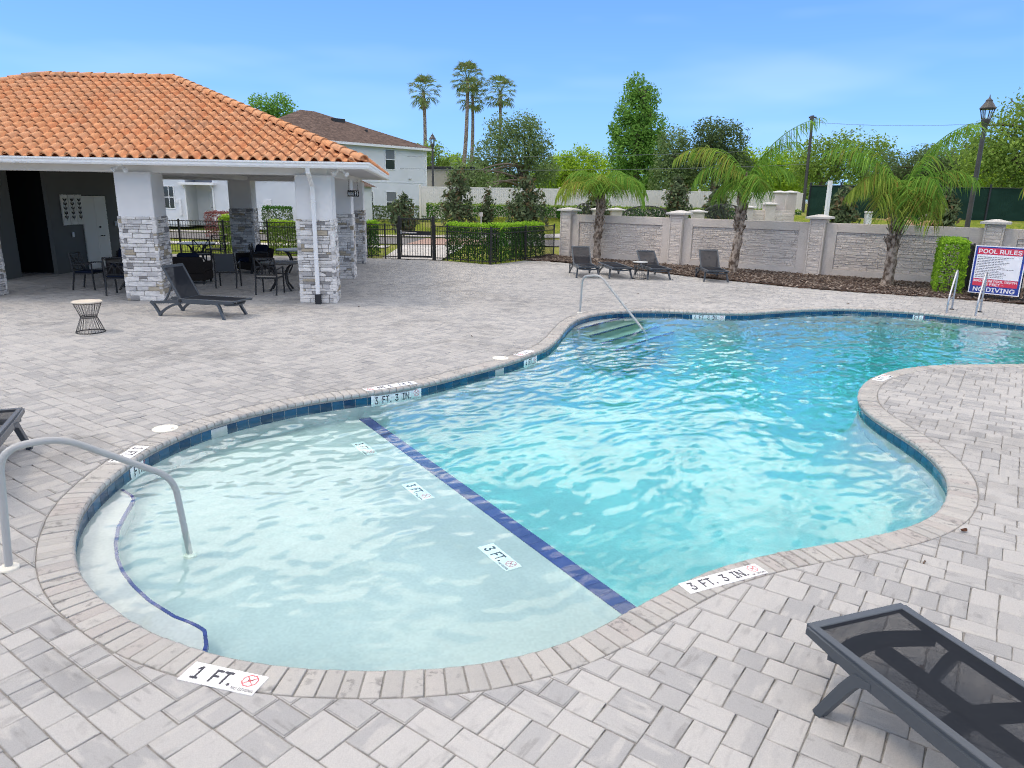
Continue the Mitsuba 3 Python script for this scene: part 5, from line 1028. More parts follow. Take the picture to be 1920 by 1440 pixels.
def queen_palm(label, base, top, r0, fronds, seed, scale=1.0):
    t = thing('queen_palm', label, 'palm tree'); r = np.random.default_rng(seed); base, top = np.array(base, float), np.array(top, float); n = 26; s = np.linspace(0, 1, n)[:, None]
    p = base * (1 - s) + top * s + np.stack([0.035 * np.sin(s[:, 0] * 5 + seed), 0 * s[:, 0], 0 * s[:, 0]], 1); rad = r0 * (1.28 - 0.5 * s[:, 0] ** 0.6) * (1 + 0.10 * r.normal(size=n)); rad[0] *= 1.25
    put('trunk', MB().tube(p, rad, 14).ply('palm_bark', 50), None, t); bt = MB(); H_ = top[2]
    for k in range(int(52 * scale)):
        z = r.uniform(0.25, 1.0) ** 0.7; a = r.uniform(0, 2 * math.pi); q = base * (1 - z) + top * z; o = np.array([math.cos(a), math.sin(a), 0]); rr = r0 * 0.92; L = r.uniform(0.18, 0.50)
        bt.add(*ribbon([q + o * rr * 0.8, q + o * (rr + 0.03) + [0, 0, L * .5], q + o * (rr + r.uniform(0.03, 0.17)) + [0, 0, L]], [0.12, 0.09, 0.035], [0.045, 0.03, 0.014], np.array([-math.sin(a), math.cos(a), 0])))
    put('frond_stub', bt.ply('palm_bark', False), None, t, kind='stuff')
    for k, (az, el, L, cv, mat) in enumerate(fronds): put('frond', frond(top + np.array([0, 0, r.uniform(-.05, .15)]), az, el, L, cv, int(22 + 8 * L), 0.64, 0.74, seed * 50 + k).ply(mat, False, True), None, t)
    return t
G_, Y_ = 'leaf_palm', 'leaf_palm_yellow'
queen_palm('left queen palm by the wall with a low spreading umbrella of fronds', (3.42, 29.75, 0), (3.48, 29.75, 2.62), 0.145,
           [(180, 48, 2.3, 125, Y_), (165, 58, 2.2, 130, Y_), (200, 40, 2.0, 120, Y_), (5, 52, 2.4, 130, G_), (-15, 45, 2.2, 125, G_), (20, 58, 2.4, 125, G_), (85, 65, 2.0, 130, G_), (-80, 60, 1.9, 140, G_), (-120, 60, 2.0, 135, G_), (120, 68, 2.0, 120, G_), (50, 70, 2.1, 115, G_), (-45, 66, 2.0, 135, G_), (150, 72, 2.0, 118, G_), (-100, 75, 1.7, 140, Y_)], 3)
queen_palm('middle queen palm by the wall, one long frond reaching high to the right', (7.72, 25.25, 0), (7.88, 25.35, 3.02), 0.14,
           [(178, 66, 3.1, 115, Y_), (184, 58, 2.2, 125, G_), (170, 74, 2.4, 110, G_), (0, 66, 3.3, 54, G_), (6, 72, 2.6, 80, G_), (-6, 60, 1.9, 112, G_), (-80, 40, 1.3, 130, G_), (-120, 35, 1.3, 130, G_), (90, 62, 1.7, 120, G_), (-95, 15, 1.3, 100, G_), (140, 30, 1.3, 115, G_), (30, 40, 1.4, 130, G_)], 5)
queen_palm('right queen palm by the wall with a thick shaggy crown and tall tilted fronds', (11.55, 22.15, 0), (11.66, 22.2, 2.55), 0.15,
           [(180, 60, 3.0, 75, G_), (172, 50, 1.9, 120, Y_), (190, 66, 1.8, 130, Y_), (8, 68, 3.4, 58, G_), (-4, 56, 2.4, 100, G_), (4, 78, 3.0, 62, G_), (15, 48, 1.8, 125, Y_), (-85, 60, 1.5, 150, Y_), (-115, 55, 1.5, 150, G_), (-60, 55, 1.5, 150, G_), (95, 70, 1.8, 120, G_), (60, 62, 1.8, 120, G_), (130, 62, 1.8, 120, G_), (-150, 50, 1.5, 145, Y_), (-30, 50, 1.5, 145, Y_), (-95, 35, 1.4, 130, Y_), (-70, 75, 1.6, 140, G_), (-100, 12, 1.4, 95, G_), (-60, 8, 1.4, 90, Y_), (-140, 20, 1.4, 105, Y_), (160, 72, 2.8, 72, G_)], 7, 1.3)
queen_palm('queen palm at the right edge, only yellowing frond tips in view', (17.2, 20.6, 0), (17.2, 20.6, 3.2), 0.16,
           [(180, 40, 3.0, 75, Y_), (195, 15, 3.0, 80, G_), (170, 5, 2.8, 70, G_), (185, 60, 2.9, 95, Y_), (200, -15, 2.5, 50, G_), (160, 30, 2.8, 80, Y_), (0, 50, 2.6, 100, G_), (90, 55, 2.4, 110, G_), (-90, 45, 2.4, 120, G_), (175, -30, 2.0, 45, G_)], 9)
# ---------------------------------------------------------------- fan palms far off
def fan_palm(label, base, top, r0, seed, n=34):
    t = thing('fan_palm', label, 'palm tree', None); r = np.random.default_rng(seed); base, top = np.array(base, float), np.array(top, float); s = np.linspace(0, 1, 10)[:, None]
    put('trunk', MB().tube(base * (1 - s) + top * s + np.array([1, 0, 0]) * 0.35 * np.sin(s * 3.1), r0 * (1.2 - 0.5 * s[:, 0]), 8).ply('palm_bark', 50), None, t)
    for k in range(n):
        el = math.radians(78 - 135 * (k + r.random()) / n); a = k * 2.399 + r.normal() * 0.2; d = np.array([math.cos(el) * math.cos(a), math.cos(el) * math.sin(a), math.sin(el)]); L = r.uniform(1.1, 1.7); hub = top + d * L; m = MB().tube([top, hub], [0.03, 0.02], 4, uv=(0.5, 0.2))
        side = unit(np.cross(d, [0, 0, 1.0])); up = np.cross(side, d)
        for j in range(13):
            th = math.radians(-70 + 140 * j / 12); o = unit(d * math.cos(th) + side * math.sin(th) + up * r.normal(0, .12)); q = hub + o * 0.62; tip = q + unit(o + np.array([0, 0, -0.75])) * r.uniform(0.35, 0.55); w = np.cross(o, up) * 0.075
            m.add(np.array([hub, q - w, q + w, tip]), np.array([[0, 1, 2], [1, 3, 2]]))
        put('frond', m.ply('leaf_fan', False, True), None, t)
fan_palm('leftmost tall fan palm with slim dark trunk against the sky', (-12.2, 95, 0.5), (-11.7, 95, 14.9), 0.26, 21)
fan_palm('tallest fan palm with leaning trunk in the middle of the tall cluster', (-7.4, 95, 0.5), (-6.2, 95, 16.5), 0.28, 22, 40)
fan_palm('fan palm just behind and below the tallest one', (-6.55, 98, 0.5), (-5.75, 98, 14.9), 0.26, 23)
fan_palm('rightmost of the tall fan palms above the willow like tree', (-2.9, 95, 0.5), (-2.1, 95, 15.0), 0.25, 24)

# ---------------------------------------------------------------- trees
def lob(x, y, z, rx, ry, rz_): return ((x, y, z), (rx, ry, rz_))
tree('broad_tree', 'bright green tree top rising behind the pavilion roof', (-26.2, 80, 0.4), [lob(-27, 80, 10.8, 1.6, 1.6, 1.7), lob(-25.0, 80, 10.9, 1.5, 1.5, 1.5), lob(-26, 80, 8, 2.6, 2.6, 2.6)], 'leaf_gum', 5200, 0.34, 0.25, seed=31)
tree('broad_tree', 'green tree just behind the right corner of the white house', (-8.6, 76, 0.5), [lob(-8.6, 76, 5.2, 2.0, 2, 2.4), lob(-7.6, 76, 3.6, 1.9, 1.8, 1.7), lob(-9.5, 76, 4.2, 1.5, 1.5, 1.8)], 'leaf_tree', 5200, 0.34, 0.2, seed=33)
tree('low_tree', 'yellow green tree low behind the beige building', (-7.0, 105, 0.5), [lob(-9.0, 105, 6.3, 2.4, 2, 1.9), lob(-5.5, 105, 5.7, 2.2, 2, 1.5)], 'leaf_yellow', 3200, 0.42, 0.2, seed=35)
tree('airy_tree', 'large airy pale green tree with visible dark limbs behind the gate hedge', (0.9, 78, 1.0), [lob(-1.5, 78, 8.8, 1.7, 2, 1.9), lob(0.8, 78, 9.2, 1.8, 2, 1.6), lob(2.2, 78, 7.6, 1.6, 2, 1.7), lob(-3.2, 77, 6.2, 1.8, 2, 1.6), lob(0.2, 77, 6.6, 2.6, 2, 1.9), lob(2.9, 77, 5.2, 1.5, 2, 1.8), lob(-2.0, 77, 4.0, 2.6, 2, 1.4), lob(-4.6, 69, 4.4, 1.5, 1.3, 1.3), lob(-3.3, 69, 3.4, 1.4, 1.3, 1.2)], 'leaf_oak', 12000, 0.30, 0.32, np.array([0.9, 78, 5.4]), 0.35, seed=37, clump=10, spread=0.36)
tree('green_tree', 'bright green bushy tree left of the tall pyramidal tree', (7.8, 96, 1.2), [lob(5.8, 96, 5.6, 2.2, 2, 2.5), lob(8.4, 96, 6.2, 2.2, 2, 2.7), lob(10.6, 96, 5.5, 2.0, 2, 2.6), lob(3.6, 96, 4.6, 2, 2, 2.2)], 'leaf_yellow', 8500, 0.38, 0.25, seed=39)
tree('pyramidal_tree', 'tall pyramidal bright green tree standing above all others', (12.0, 75, 1.3), [lob(11.8, 75, 12.6, 1.35, 1.3, 1.5), lob(12.9, 75, 12.0, 1.1, 1.1, 1.3), lob(11.9, 75, 10.9, 2.0, 1.9, 1.7), lob(11.2, 75, 9.0, 2.0, 2.2, 1.8), lob(13.2, 75, 9.2, 1.9, 2.0, 1.7), lob(11.3, 75, 6.8, 2.2, 2.3, 2.0), lob(13.5, 75, 7.0, 2.0, 2.2, 1.9), lob(12.4, 75, 4.6, 2.6, 2.4, 1.6)], 'leaf_gum', 15000, 0.34, 0.28, np.array([12.0, 75, 12.6]), 0.45, seed=41, clump=10, spread=0.27)
tree('dark_oak', 'dark olive oak right of the tall pyramidal tree', (15.4, 70, 1.4), [lob(14.8, 70, 6.7, 1.5, 1.6, 2.4), lob(16.4, 70, 5.6, 1.8, 1.8, 2.2), lob(14.5, 70, 4.2, 1.9, 1.8, 1.8)], 'leaf_oak', 7500, 0.28, 0.25, seed=43)
tree('dark_oak', 'broad dark oak behind the middle queen palm', (18.6, 69, 1.4), [lob(17.8, 69, 8.1, 1.5, 1.6, 1.6), lob(19.6, 69, 7.6, 1.6, 1.6, 1.7), lob(18.2, 69, 5.6, 2.3, 2, 2.0), lob(20.6, 69, 4.9, 1.7, 1.8, 2.0)], 'leaf_dark', 9500, 0.28, 0.28, seed=45)
tree('green_tree', 'bright yellow green tree behind the right part of the vinyl fence', (26, 80, 1.4), [lob(24.2, 80, 5.8, 2.2, 2, 2.1), lob(27.0, 80, 5.4, 2.4, 2, 2.4), lob(29.8, 80, 5.5, 2.2, 2, 2.3)], 'leaf_yellow', 8000, 0.36, 0.25, seed=47)
tree('green_tree', 'green tree with bare twigs beside the utility pole', (27.0, 62, 1.6), [lob(25.0, 62, 5.4, 1.9, 2, 2.2), lob(27.4, 62, 6.0, 1.9, 2, 2.2), lob(29.8, 62, 5.6, 1.8, 2, 2.3)], 'leaf_tree', 7500, 0.28, 0.22, shell=0.3, seed=49)
tree('mossy_oak', 'grey mossy oak behind the dark screen fence', (27.8, 52, 1.7), [lob(26.2, 52, 4.6, 1.6, 1.6, 1.2), lob(28.6, 52, 4.9, 1.8, 1.6, 1.3), lob(30.6, 52, 4.6, 1.5, 1.5, 1.4)], 'leaf_dark', 5200, 0.22, 0.24, shell=0.25, seed=51)
tree('dark_oak', 'dark green tree behind the screen fence left of the right lamp', (33.0, 57, 1.7), [lob(31.5, 57, 5.0, 1.8, 1.8, 1.7), lob(34.2, 57, 5.2, 1.9, 1.8, 1.8), lob(36.5, 57, 5.6, 1.8, 1.8, 1.9)], 'leaf_oak', 7000, 0.25, 0.22, seed=53)
tree('green_tree', 'yellow green tree low behind the right street lamp', (33.6, 50, 1.7), [lob(31.6, 50, 4.7, 1.3, 1.4, 1.3), lob(34.0, 50, 4.4, 1.5, 1.4, 1.3)], 'leaf_yellow', 4200, 0.24, 0.18, seed=55)
tree('large_tree', 'large leaning green tree filling the right edge of the view', (30.4, 43, 1.7), [lob(27.5, 43, 5.9, 1.7, 1.8, 1.5), lob(29.2, 43, 7.3, 1.8, 1.8, 1.6), lob(31.1, 43, 8.3, 2.0, 1.8, 1.7), lob(26.8, 43, 4.9, 1.5, 1.6, 1.3), lob(29.0, 43, 4.9, 1.9, 1.8, 1.6), lob(31.4, 43, 5.5, 2.2, 1.8, 2.0), lob(30.0, 43, 3.8, 2.2, 1.6, 1.4), lob(33.1, 43, 6.9, 2.2, 2, 2.6)], 'leaf_tree', 16000, 0.23, 0.34, np.array([30.4, 43, 6.5]), 0.35, seed=57, clump=10, spread=0.3)
for k, (lab, x, y, z, s) in enumerate((('distant tree between the fan palms and the beige building', -3.5, 118, 4.5, 1.0), ('distant rounded tree left of the airy tree', -7.5, 112, 4.0, .8))):
    tree('distant_tree', lab, (x, y, 0.5), [lob(x, y, z, 3.2 * s, 2, 2.4 * s), lob(x + 3 * s, y, z - .4, 2.6 * s, 2, 2.0 * s)], 'leaf_tree', 3000, 0.45, 0.25, seed=70 + k)
m = MB()                                                    # a continuous far-off belt of trees behind everything
r_ = np.random.default_rng(5)
for x in np.arange(4, 74, 3.1):
    y = 110 + r_.normal() * 5 - 0.35 * max(0, x - 20); P, N = crown_points([((x, y, 4.4 + r_.normal() * 0.7), (3.0, 2.0, 2.9))], 900, 9, 0.5, 0.4, int(x * 10)); v, f, u = leaves(P, N, 0.55, 0.34, 0.7, int(x)); m.add(v, f, u)
scene['far_treeline'] = m.ply('leaf_tree', False, True); tag('far_treeline', 'far belt of green trees closing the view behind the fences', 'trees', None, 'stuff')
MAG = [('young magnolia in front of the white house windows', -6.75, 44.0, 0.95, 3.25, 0.78), ('large bronze green magnolia behind the clipped hedge by the gate', -3.55, 45.0, 0.75, 4.55, 1.15), ('thin sparse magnolia between the two large ones', -1.77, 46.0, 0.9, 3.35, 0.48), ('large magnolia left of the wall end pillar', 0.68, 44.0, 0.9, 4.35, 1.35), ('magnolia half hidden behind the left queen palm', 5.3, 47.5, 1.3, 3.25, 0.9), ('magnolia in front of the vinyl fence left of the arched gate', 10.6, 48.0, 1.4, 4.1, 0.9), ('magnolia in front of the vinyl fence behind the arched gate', 13.0, 47.0, 1.4, 3.75, 0.85), ('magnolia shrub beside the white post and screen fence', 16.1, 36.0, 1.3, 3.2, 0.72), ('magnolia shrub in front of the screen fence left of the lamp', 21.1, 36.0, 1.4, 3.1, 0.78)]
for k, (lab, x, y, z0, z1, r) in enumerate(MAG):
    H_ = z1 - z0; thin = r < 0.6; zz = float(ground_h(np.array(x), np.array(y))); z0 = min(z0, zz + 0.3)
    lobes = [lob(x + 0.1 * math.sin(k * 3), y, z0 + H_ * 0.22, r, r, H_ * 0.22), lob(x - 0.08, y, z0 + H_ * 0.45, r * 0.95, r * .95, H_ * 0.22), lob(x + .05, y, z0 + H_ * 0.68, r * 0.74, r * .74, H_ * 0.18), lob(x, y, z0 + H_ * 0.88, r * 0.36, r * .36, H_ * 0.14)]
    tree('magnolia', lab, (x, y, zz - 0.1), lobes, 'leaf_magnolia', 520 if thin else int(1150 * r + 350), 0.30, 0.05, np.array([x, y, z0 + H_ * 0.85]), 0.3, seed=90 + k, clump=6, spread=0.12, aspect=0.45, cat='magnolia')

# ---------------------------------------------------------------- far fences, gates, street furniture
def gz_at(x, y): return float(ground_h(np.array(float(x)), np.array(float(y))))
t = thing('vinyl_fence', 'long cream vinyl privacy fence beyond the lawn', 'fence'); A, B = np.array([-6.6, 50.9]), np.array([20.0, 51.0]); n = 11; d = (B - A) / np.linalg.norm(B - A); bay = np.linalg.norm(B - A) / n
for k in range(n):
    p, q = A + d * bay * k, A + d * bay * (k + 1); M = mat4((*d, 0), (-d[1], d[0], 0), (0, 0, 1), (*p, 0)); top = 3.06 + 0.0 * k; lo = 1.1
    put('post', MB().box((-.065, -.065, lo - .3), (.065, .065, top + .06), 0.006, M).box((-.08, -.08, top + .061), (.08, .08, top + .10), 0.02, M).ply('vinyl'), None, t)
    pn = MB().box((.066, -.03, top - .09), (bay - .066, .03, top), 0, M).box((.066, -.03, lo), (bay - .066, .03, lo + .12), 0, M)
    m_ = 16
    for j in range(m_): pn.box((.066 + (bay - .132) * j / m_ + .003, -.018, lo + .121), (.066 + (bay - .132) * (j + 1) / m_ - .003, .018, top - .091), 0, M)
    put('panel', pn.ply('vinyl'), None, t, kind='stuff')
def screen_fence(label, pts):
    t = thing('screen_fence', label, 'fence')
    for p, q in zip(pts[:-1], pts[1:]):
        p, q = np.array(p, float), np.array(q, float); z0, z1 = gz_at(*p), gz_at(*q); d = (q - p) / np.linalg.norm(q - p)
        k = np.linspace(0, 1, 9)[:, None]; b = p * (1 - k) + q * k; s = np.array([-d[1], d[0]]); zz = z0 * (1 - k) + z1 * k + 0.05; sag = 0.03 * np.sin(k * math.pi * 4) * 1.0
        v = np.vstack([np.c_[b + s * (0.02 + 0.025 * np.sin(k * 9)), zz], np.c_[b + s * 0.02, zz + 1.72 - 0.03 * np.sin(k * math.pi)]]); f = np.array([[j, j + 1, j + 10, j + 9] for j in range(8)]); v = np.vstack([v, v + np.array([*(s * .004), 0])])
        put('screen', MB().add(v, np.vstack([f, f[:, ::-1] + 18])).ply('screen_cloth', True), None, t)
        put('rail', MB().add(*bar((*p, z0 + 1.77), (*q, z1 + 1.77), 0.04, 0.04)).ply('dark_metal'), None, t)
        put('post', MB().box((-.045, -.045, -.2), (.045, .045, 1.95), 0.006, mat4(o=(*p, z0))).ply('dark_metal'), None, t)
screen_fence('dark green screened fence on the rise behind the garden wall', [(17.2, 43.0), (18.0, 40.8), (20.6, 40.6), (23.2, 40.4), (25.8, 40.1), (28.4, 39.8), (31.0, 39.5), (33.6, 39.2)])
# entry walls and arched gates beyond the garden wall
def entry_pillar(x, y, top, w=0.5):
    lab = {0: 'small capped entry pillar just right of the small arched gate', 1: 'capped entry pillar left of the wide arched gate', 2: 'capped entry pillar right of the wide arched gate', 3: 'capped entry pillar left of the tall arched gate', 4: 'capped pillar right of the tall arched gate', 5: 'capped pillar on the low entry wall', 6: 'tall grey entry pillar at the end of the vinyl fence', 7: 'tall grey entry pillar farthest right beside the screen fence'}[entry_pillar.n]; entry_pillar.n += 1
    t = thing('entry_pillar', lab, 'pillar'); zb = gz_at(x, y) - 0.1
    put('shaft', MB().box((x - w / 2, y - w / 2, zb), (x + w / 2, y + w / 2, top - .11), 0.01).ply('precast_mat'), None, t)
    c = w / 2 + .12; cv = [(-c, -c, 0), (c, -c, 0), (c, c, 0), (-c, c, 0), (-c, -c, .05), (c, -c, .05), (c, c, .05), (-c, c, .05), (-.05, -.05, .12), (.05, -.05, .12), (.05, .05, .12), (-.05, .05, .12)]
    put('cap', MB().add(np.array(cv) + [x, y, top - .109], np.array([[3, 2, 1, 0], [0, 1, 5, 4], [1, 2, 6, 5], [2, 3, 7, 6], [3, 0, 4, 7], [4, 5, 9, 8], [5, 6, 10, 9], [6, 7, 11, 10], [7, 4, 8, 11], [8, 9, 10, 11]])).ply('cap_mat'), None, t)
entry_pillar.n = 0
for x, y, top in ((3.93, 34.5, 2.04), (4.78, 34.5, 2.05), (7.62, 33.6, 2.0), (8.56, 34.2, 2.03), (11.40, 36.0, 2.25), (12.55, 36.2, 2.42), (13.12, 36.6, 2.98), (14.0, 37.5, 3.0)): entry_pillar(x, y, top)
t = thing('entry_wall', 'short grey stone textured entry wall between the tall pillars', 'wall')
put('panel', MB().box((11.66, 36.05, 0.3), (13.7, 36.25, 2.05), 0.01).ply('precast_mat'), None, t); st = []; ledge_face(mat4(o=(11.68, 36.05, 0)), 2.0, 0.5, 1.9, st, (0.1, 0.16), (0.3, 0.7), 0.03); m = MB(); [m.add(v, f) for v, f in st]; put('stone_facing', m.ply('ledge_mat', False, True), None, t, kind='stuff')
for lab, x0, x1, y, zs, zt in (('small arched black gate top behind the first wall pillar', 2.85, 3.62, 34.6, 1.75, 2.22), ('wide arched black gate top left of the second wall pillar', 5.05, 7.32, 34.4, 1.66, 2.16), ('wide arched black gate top behind the middle queen palm', 8.86, 11.1, 34.9, 1.62, 2.30)):
    t = thing('arched_gate', lab, 'gate'); th = np.linspace(math.pi, 0, 17); cx = (x0 + x1) / 2; r = (x1 - x0) / 2
    put('arch', MB().add(*ribbon([(cx + r * math.cos(a), y, zs + (zt - zs) * math.sin(a)) for a in th], 0.04, 0.05, (0, 1, 0))).ply('bronze_metal'), None, t); put('rail', MB().box((x0, y - .015, 1.10), (x1, y + .015, 1.14)).ply('dark_metal'), None, t)
    for x in (x0, x1): put('post', MB().box((x - .03, y - .03, 0), (x + .03, y + .03, zs), 0.004).ply('dark_metal'), None, t)
    nb = int((x1 - x0) / 0.06)
    for j in range(1, nb):
        x = x0 + (x1 - x0) * j / nb; h = zs + (zt - zs) * math.sqrt(max(0, 1 - ((x - cx) / r) ** 2)); put('picket', MB().box((x - .012, y - .008, 0.1), (x + .012, y + .008, h - .02)).ply('dark_metal'), None, t)
def street_lamp(label, x, y, top):
    z0 = gz_at(x, y); t = thing('street_lamp', label, 'street lamp'); L = lambda prof, n=12: lathe(prof, n, (x, y, 0))
    put('pole', L([(0.0, top - 1.02), (0.065, top - 1.02), (0.07, top - 1.4), (0.085, z0 + 1.0), (0.10, z0 + 0.9), (0.11, z0 + 0.1), (0.17, z0 + 0.08), (0.18, z0 - .1)]), 'bronze_metal', t, smooth=40)
    put('fitter', L([(0.0, top - 0.70), (0.13, top - 0.70), (0.14, top - .74), (0.11, top - .86), (0.075, top - .92), (0.09, top - 1.0), (0.06, top - 1.06)]), 'bronze_metal', t, smooth=40)
    put('glass', L([(0.10, top - .69), (0.165, top - .40), (0.0, top - .39)], 8), 'lamp_glass', t)
    cage = MB()
    for k in range(6):
        a = k * math.pi / 3 + .3; c, s = math.cos(a), math.sin(a); cage.tube([(x + .125 * c, y + .125 * s, top - .70), (x + .21 * c, y + .21 * s, top - .38)], 0.018, 5)
    put('cage', cage.ply('bronze_metal'), None, t, kind='stuff')
    put('roof', L([(0.23, top - .40), (0.245, top - .36), (0.20, top - .30), (0.13, top - .20), (0.10, top - .15), (0.105, top - .12), (0.05, top - .07), (0.02, top - .03), (0.012, top + .05), (0.0, top + .06)]), 'bronze_metal', t, smooth=40)
scene['lamp_glass'] = {'type': 'thindielectric', 'int_ior': 1.4, 'ext_ior': 1.0}
street_lamp('slim dark street lamp beyond the gate in front of the white house', -5.82, 52.0, 6.62)
street_lamp('tall bronze street lamp behind the garden wall at the right', 15.52, 25.0, 5.93)
t = thing('utility_pole', 'thin wooden utility pole rising behind the green trees', 'utility pole'); put('pole', MB().tube([(23.6, 60, 1.0), (23.55, 60, 5.0), (23.5, 60, 9.1)], [0.14, 0.12, 0.10], 8).ply('bronze_metal', 50), None, t)
put('crossarm', MB().add(*bar((23.2, 60, 8.95), (23.8, 60, 8.95), 0.1, 0.12)).ply('bronze_metal'), None, t); put('transformer', lathe([(0, 9.05), (0.13, 9.05), (0.15, 8.95), (0.15, 8.75), (0, 8.75)], 10, (23.35, 59.8, 0)), 'bronze_metal', t, smooth=40)
def wire(label, p, q, sag, r=0.018):
    t = thing('overhead_wire', label, 'wire'); s = np.linspace(0, 1, 24)[:, None]; c = np.array(p) * (1 - s) + np.array(q) * s; c[:, 2] -= 4 * sag * (s * (1 - s))[:, 0]; put('cable', MB().tube(c, r, 4).ply('cable_mat'), None, t)
scene['cable_mat'] = diffuse((0.22, 0.23, 0.24))
wire('upper overhead wire running left from the utility pole past the tall tree', (-22, 66, 5.9), (23.5, 60, 6.6), 0.5); wire('lower overhead wire crossing in front of the trees', (-22, 65, 4.9), (23.5, 60, 5.4), 0.5); wire('overhead wire running right from the utility pole to behind the lamp', (23.5, 60, 8.6), (50, 57, 10.4), 0.9)
t = thing('marker_post', 'plain white post standing behind the garden wall', 'post'); put('post', MB().box((-.075, -.075, 0), (.075, .075, 2.35), 0.01, mat4(o=(13.2, 31.0, 1.0))).ply('vinyl_white'), None, t)
t = thing('utility_box', 'small white utility pedestal on the grass behind the wall', 'utility box'); z0 = gz_at(17.4, 36); put('body', MB().box((-.15, -.12, -.1), (.15, .12, 0.62), 0.03, mat4(o=(17.4, 36, z0))).ply('vinyl_white'), None, t); put('cover', MB().box((-.17, -.14, 0.621), (.17, .14, 0.72), 0.03, mat4(o=(17.4, 36, z0))).ply('vinyl_white'), None, t)
t = thing('brush_pile', 'pile of dead orange brown palm fronds on the grass', 'brush pile'); m = MB()
for k in range(14): m = MB() if k == 0 else m; ff = frond((19.5 + rng.normal() * .35, 36 + rng.normal() * .2, gz_at(19.5, 36) + 0.05), rng.uniform(0, 360), rng.uniform(5, 50), rng.uniform(.7, 1.3), 60, 16, 0.35, 0.5, 400 + k, 0.05); m.add(*ff.mesh(), ff.uv())
put('dead_fronds', m.ply('dead_frond', False, True), None, t, kind='stuff')
put('cut_limb', MB().tube([(19.8, 35.9, 1.75), (20.3, 35.9, 2.0), (20.75, 35.9, 2.35)], [0.07, 0.06, 0.045], 7).ply('moss_grey'), None, t)
t = thing('sign_stake', 'thin grey sign post on the lawn beside the sparse magnolia', 'post'); put('stake', MB().box((-.03, -.03, 0), (.03, .03, 1.55), 0.005, mat4(o=(-1.85, 40.0, 0))).ply('concrete'), None, t); put('plate', MB().box((-.1, -.04, 1.40), (.1, -.03, 1.62), 0.003, mat4(o=(-1.85, 40.0, 0))).ply('concrete'), None, t)

# ---------------------------------------------------------------- houses
def window(parent, M, x, z, w, h, blind=False):
    """frame at (x, z) of the face whose frame M is x along, z up, -y out"""
    fr = MB()
    for a, b in (((x - .06, -.05, z - .06), (x + w + .06, -.001, z)), ((x - .06, -.05, z + h), (x + w + .06, -.001, z + h + .06)), ((x - .06, -.05, z + .001), (x, -.001, z + h - .001)), ((x + w, -.05, z + .001), (x + w + .06, -.001, z + h - .001)), ((x + .001, -.045, z + h * .48), (x + w - .001, -.001, z + h * .48 + .06))): fr.box(a, b, 0, M)
    k = put('window', fr.ply('white_paint'), None, parent)
    put('pane', MB().box((x + .001, -.02, z + .001), (x + w - .001, -.002, z + h * .48 - .001), 0, M).ply('pane_glass'), None, k); put('pane', MB().box((x + .001, -.02, z + h * .48 + .061), (x + w - .001, -.002, z + h - .001), 0, M).ply('pane_blind' if blind else 'pane_glass'), None, k)
t = thing('white_house', 'two storey white house with a brown shingle roof beyond the gate', 'house')
HR = np.array([-7.96, 66.0]); hd_ = np.array([-0.648, -0.762]); hn = np.array([-0.762, 0.648]); HM = mat4((*(-hd_), 0), (*hn, 0), (0, 0, 1), (*(HR + hd_ * 16), 0))     # x runs to the right corner at 16
put('wall', MB().box((2.8, 0, 0.2), (16, 11, 6.40), 0.02, HM).ply('house_wall'), None, t); put('band_course', MB().box((2.8, -.03, 3.45), (16.03, -.001, 3.53), 0, HM).ply('house_wall'), None, t); put('corner_board', MB().box((15.86, -.035, 0.2), (16.035, -.001, 6.38), 0, HM).ply('white_paint'), None, t)
rv = [(2.3, -.5, 6.42), (16.5, -.5, 6.42), (16.5, 11.5, 6.42), (2.3, 11.5, 6.42), (7.0, 5.5, 9.15), (8.4, 5.5, 9.15)]; rv = xf(HM, np.array(rv))
rf = put('roof', MB().add(rv, np.array([[0, 1, 5], [0, 5, 4], [1, 2, 5], [2, 3, 4], [2, 4, 5], [3, 0, 4]])).ply('shingle_mat'), None, t)
put('eave_board', MB().box((2.3, -.5, 6.24), (16.5, -.46, 6.43), 0, HM).box((16.46, -.459, 6.24), (16.5, 11.5, 6.43), 0, HM).ply('white_paint'), None, t); put('soffit', MB().box((2.34, -.459, 6.30), (16.459, 11.4, 6.34), 0, HM).ply('soffit_paint'), None, t)
slope = (9.15 - 6.42) / 6.0
put('roof_vent', MB().box((8.9, 3.6, 6.42 + 4.1 * slope), (10.1, 3.95, 6.42 + 4.1 * slope + .30), 0.02, HM).ply('dark_metal'), None, rf); put('vent_pipe', MB().box((11.0, 2.0, 6.42 + 2.4 * slope - .2), (11.2, 2.2, 6.42 + 2.4 * slope + .25), 0.02, HM).ply('dark_metal'), None, rf)
def on_house(px_frac): return px_frac
for x, z, w, h, bl in ((11.35, 4.55, 0.98, 1.55, True), (11.35, 1.05, 1.05, 1.62, True), (8.9, 1.05, 0.98, 1.62, True), (6.3, 4.55, 0.98, 1.55, True), (4.5, 1.05, 0.98, 1.62, False)): window(t, HM, x, z, w, h, bl)
put('wall_light', MB().box((13.9, -.12, 3.75), (14.15, -.002, 3.85), 0.01, HM).ply('concrete'), None, t)
t = thing('gate_panel', 'low white vinyl fence panel beside the white house corner', 'fence'); put('panel', MB().box((-7.6, 64.0, 0.3), (-6.0, 64.08, 2.35), 0.01).ply('vinyl_white'), None, t); put('post', MB().box((-6.0, 63.96, 0.3), (-5.87, 64.1, 2.5), 0.01).ply('vinyl_white'), None, t)
t = thing('townhouse', 'white townhouse with a small porch seen through the pavilion', 'house'); TM = mat4(o=(-30.0, 48.0, 0))
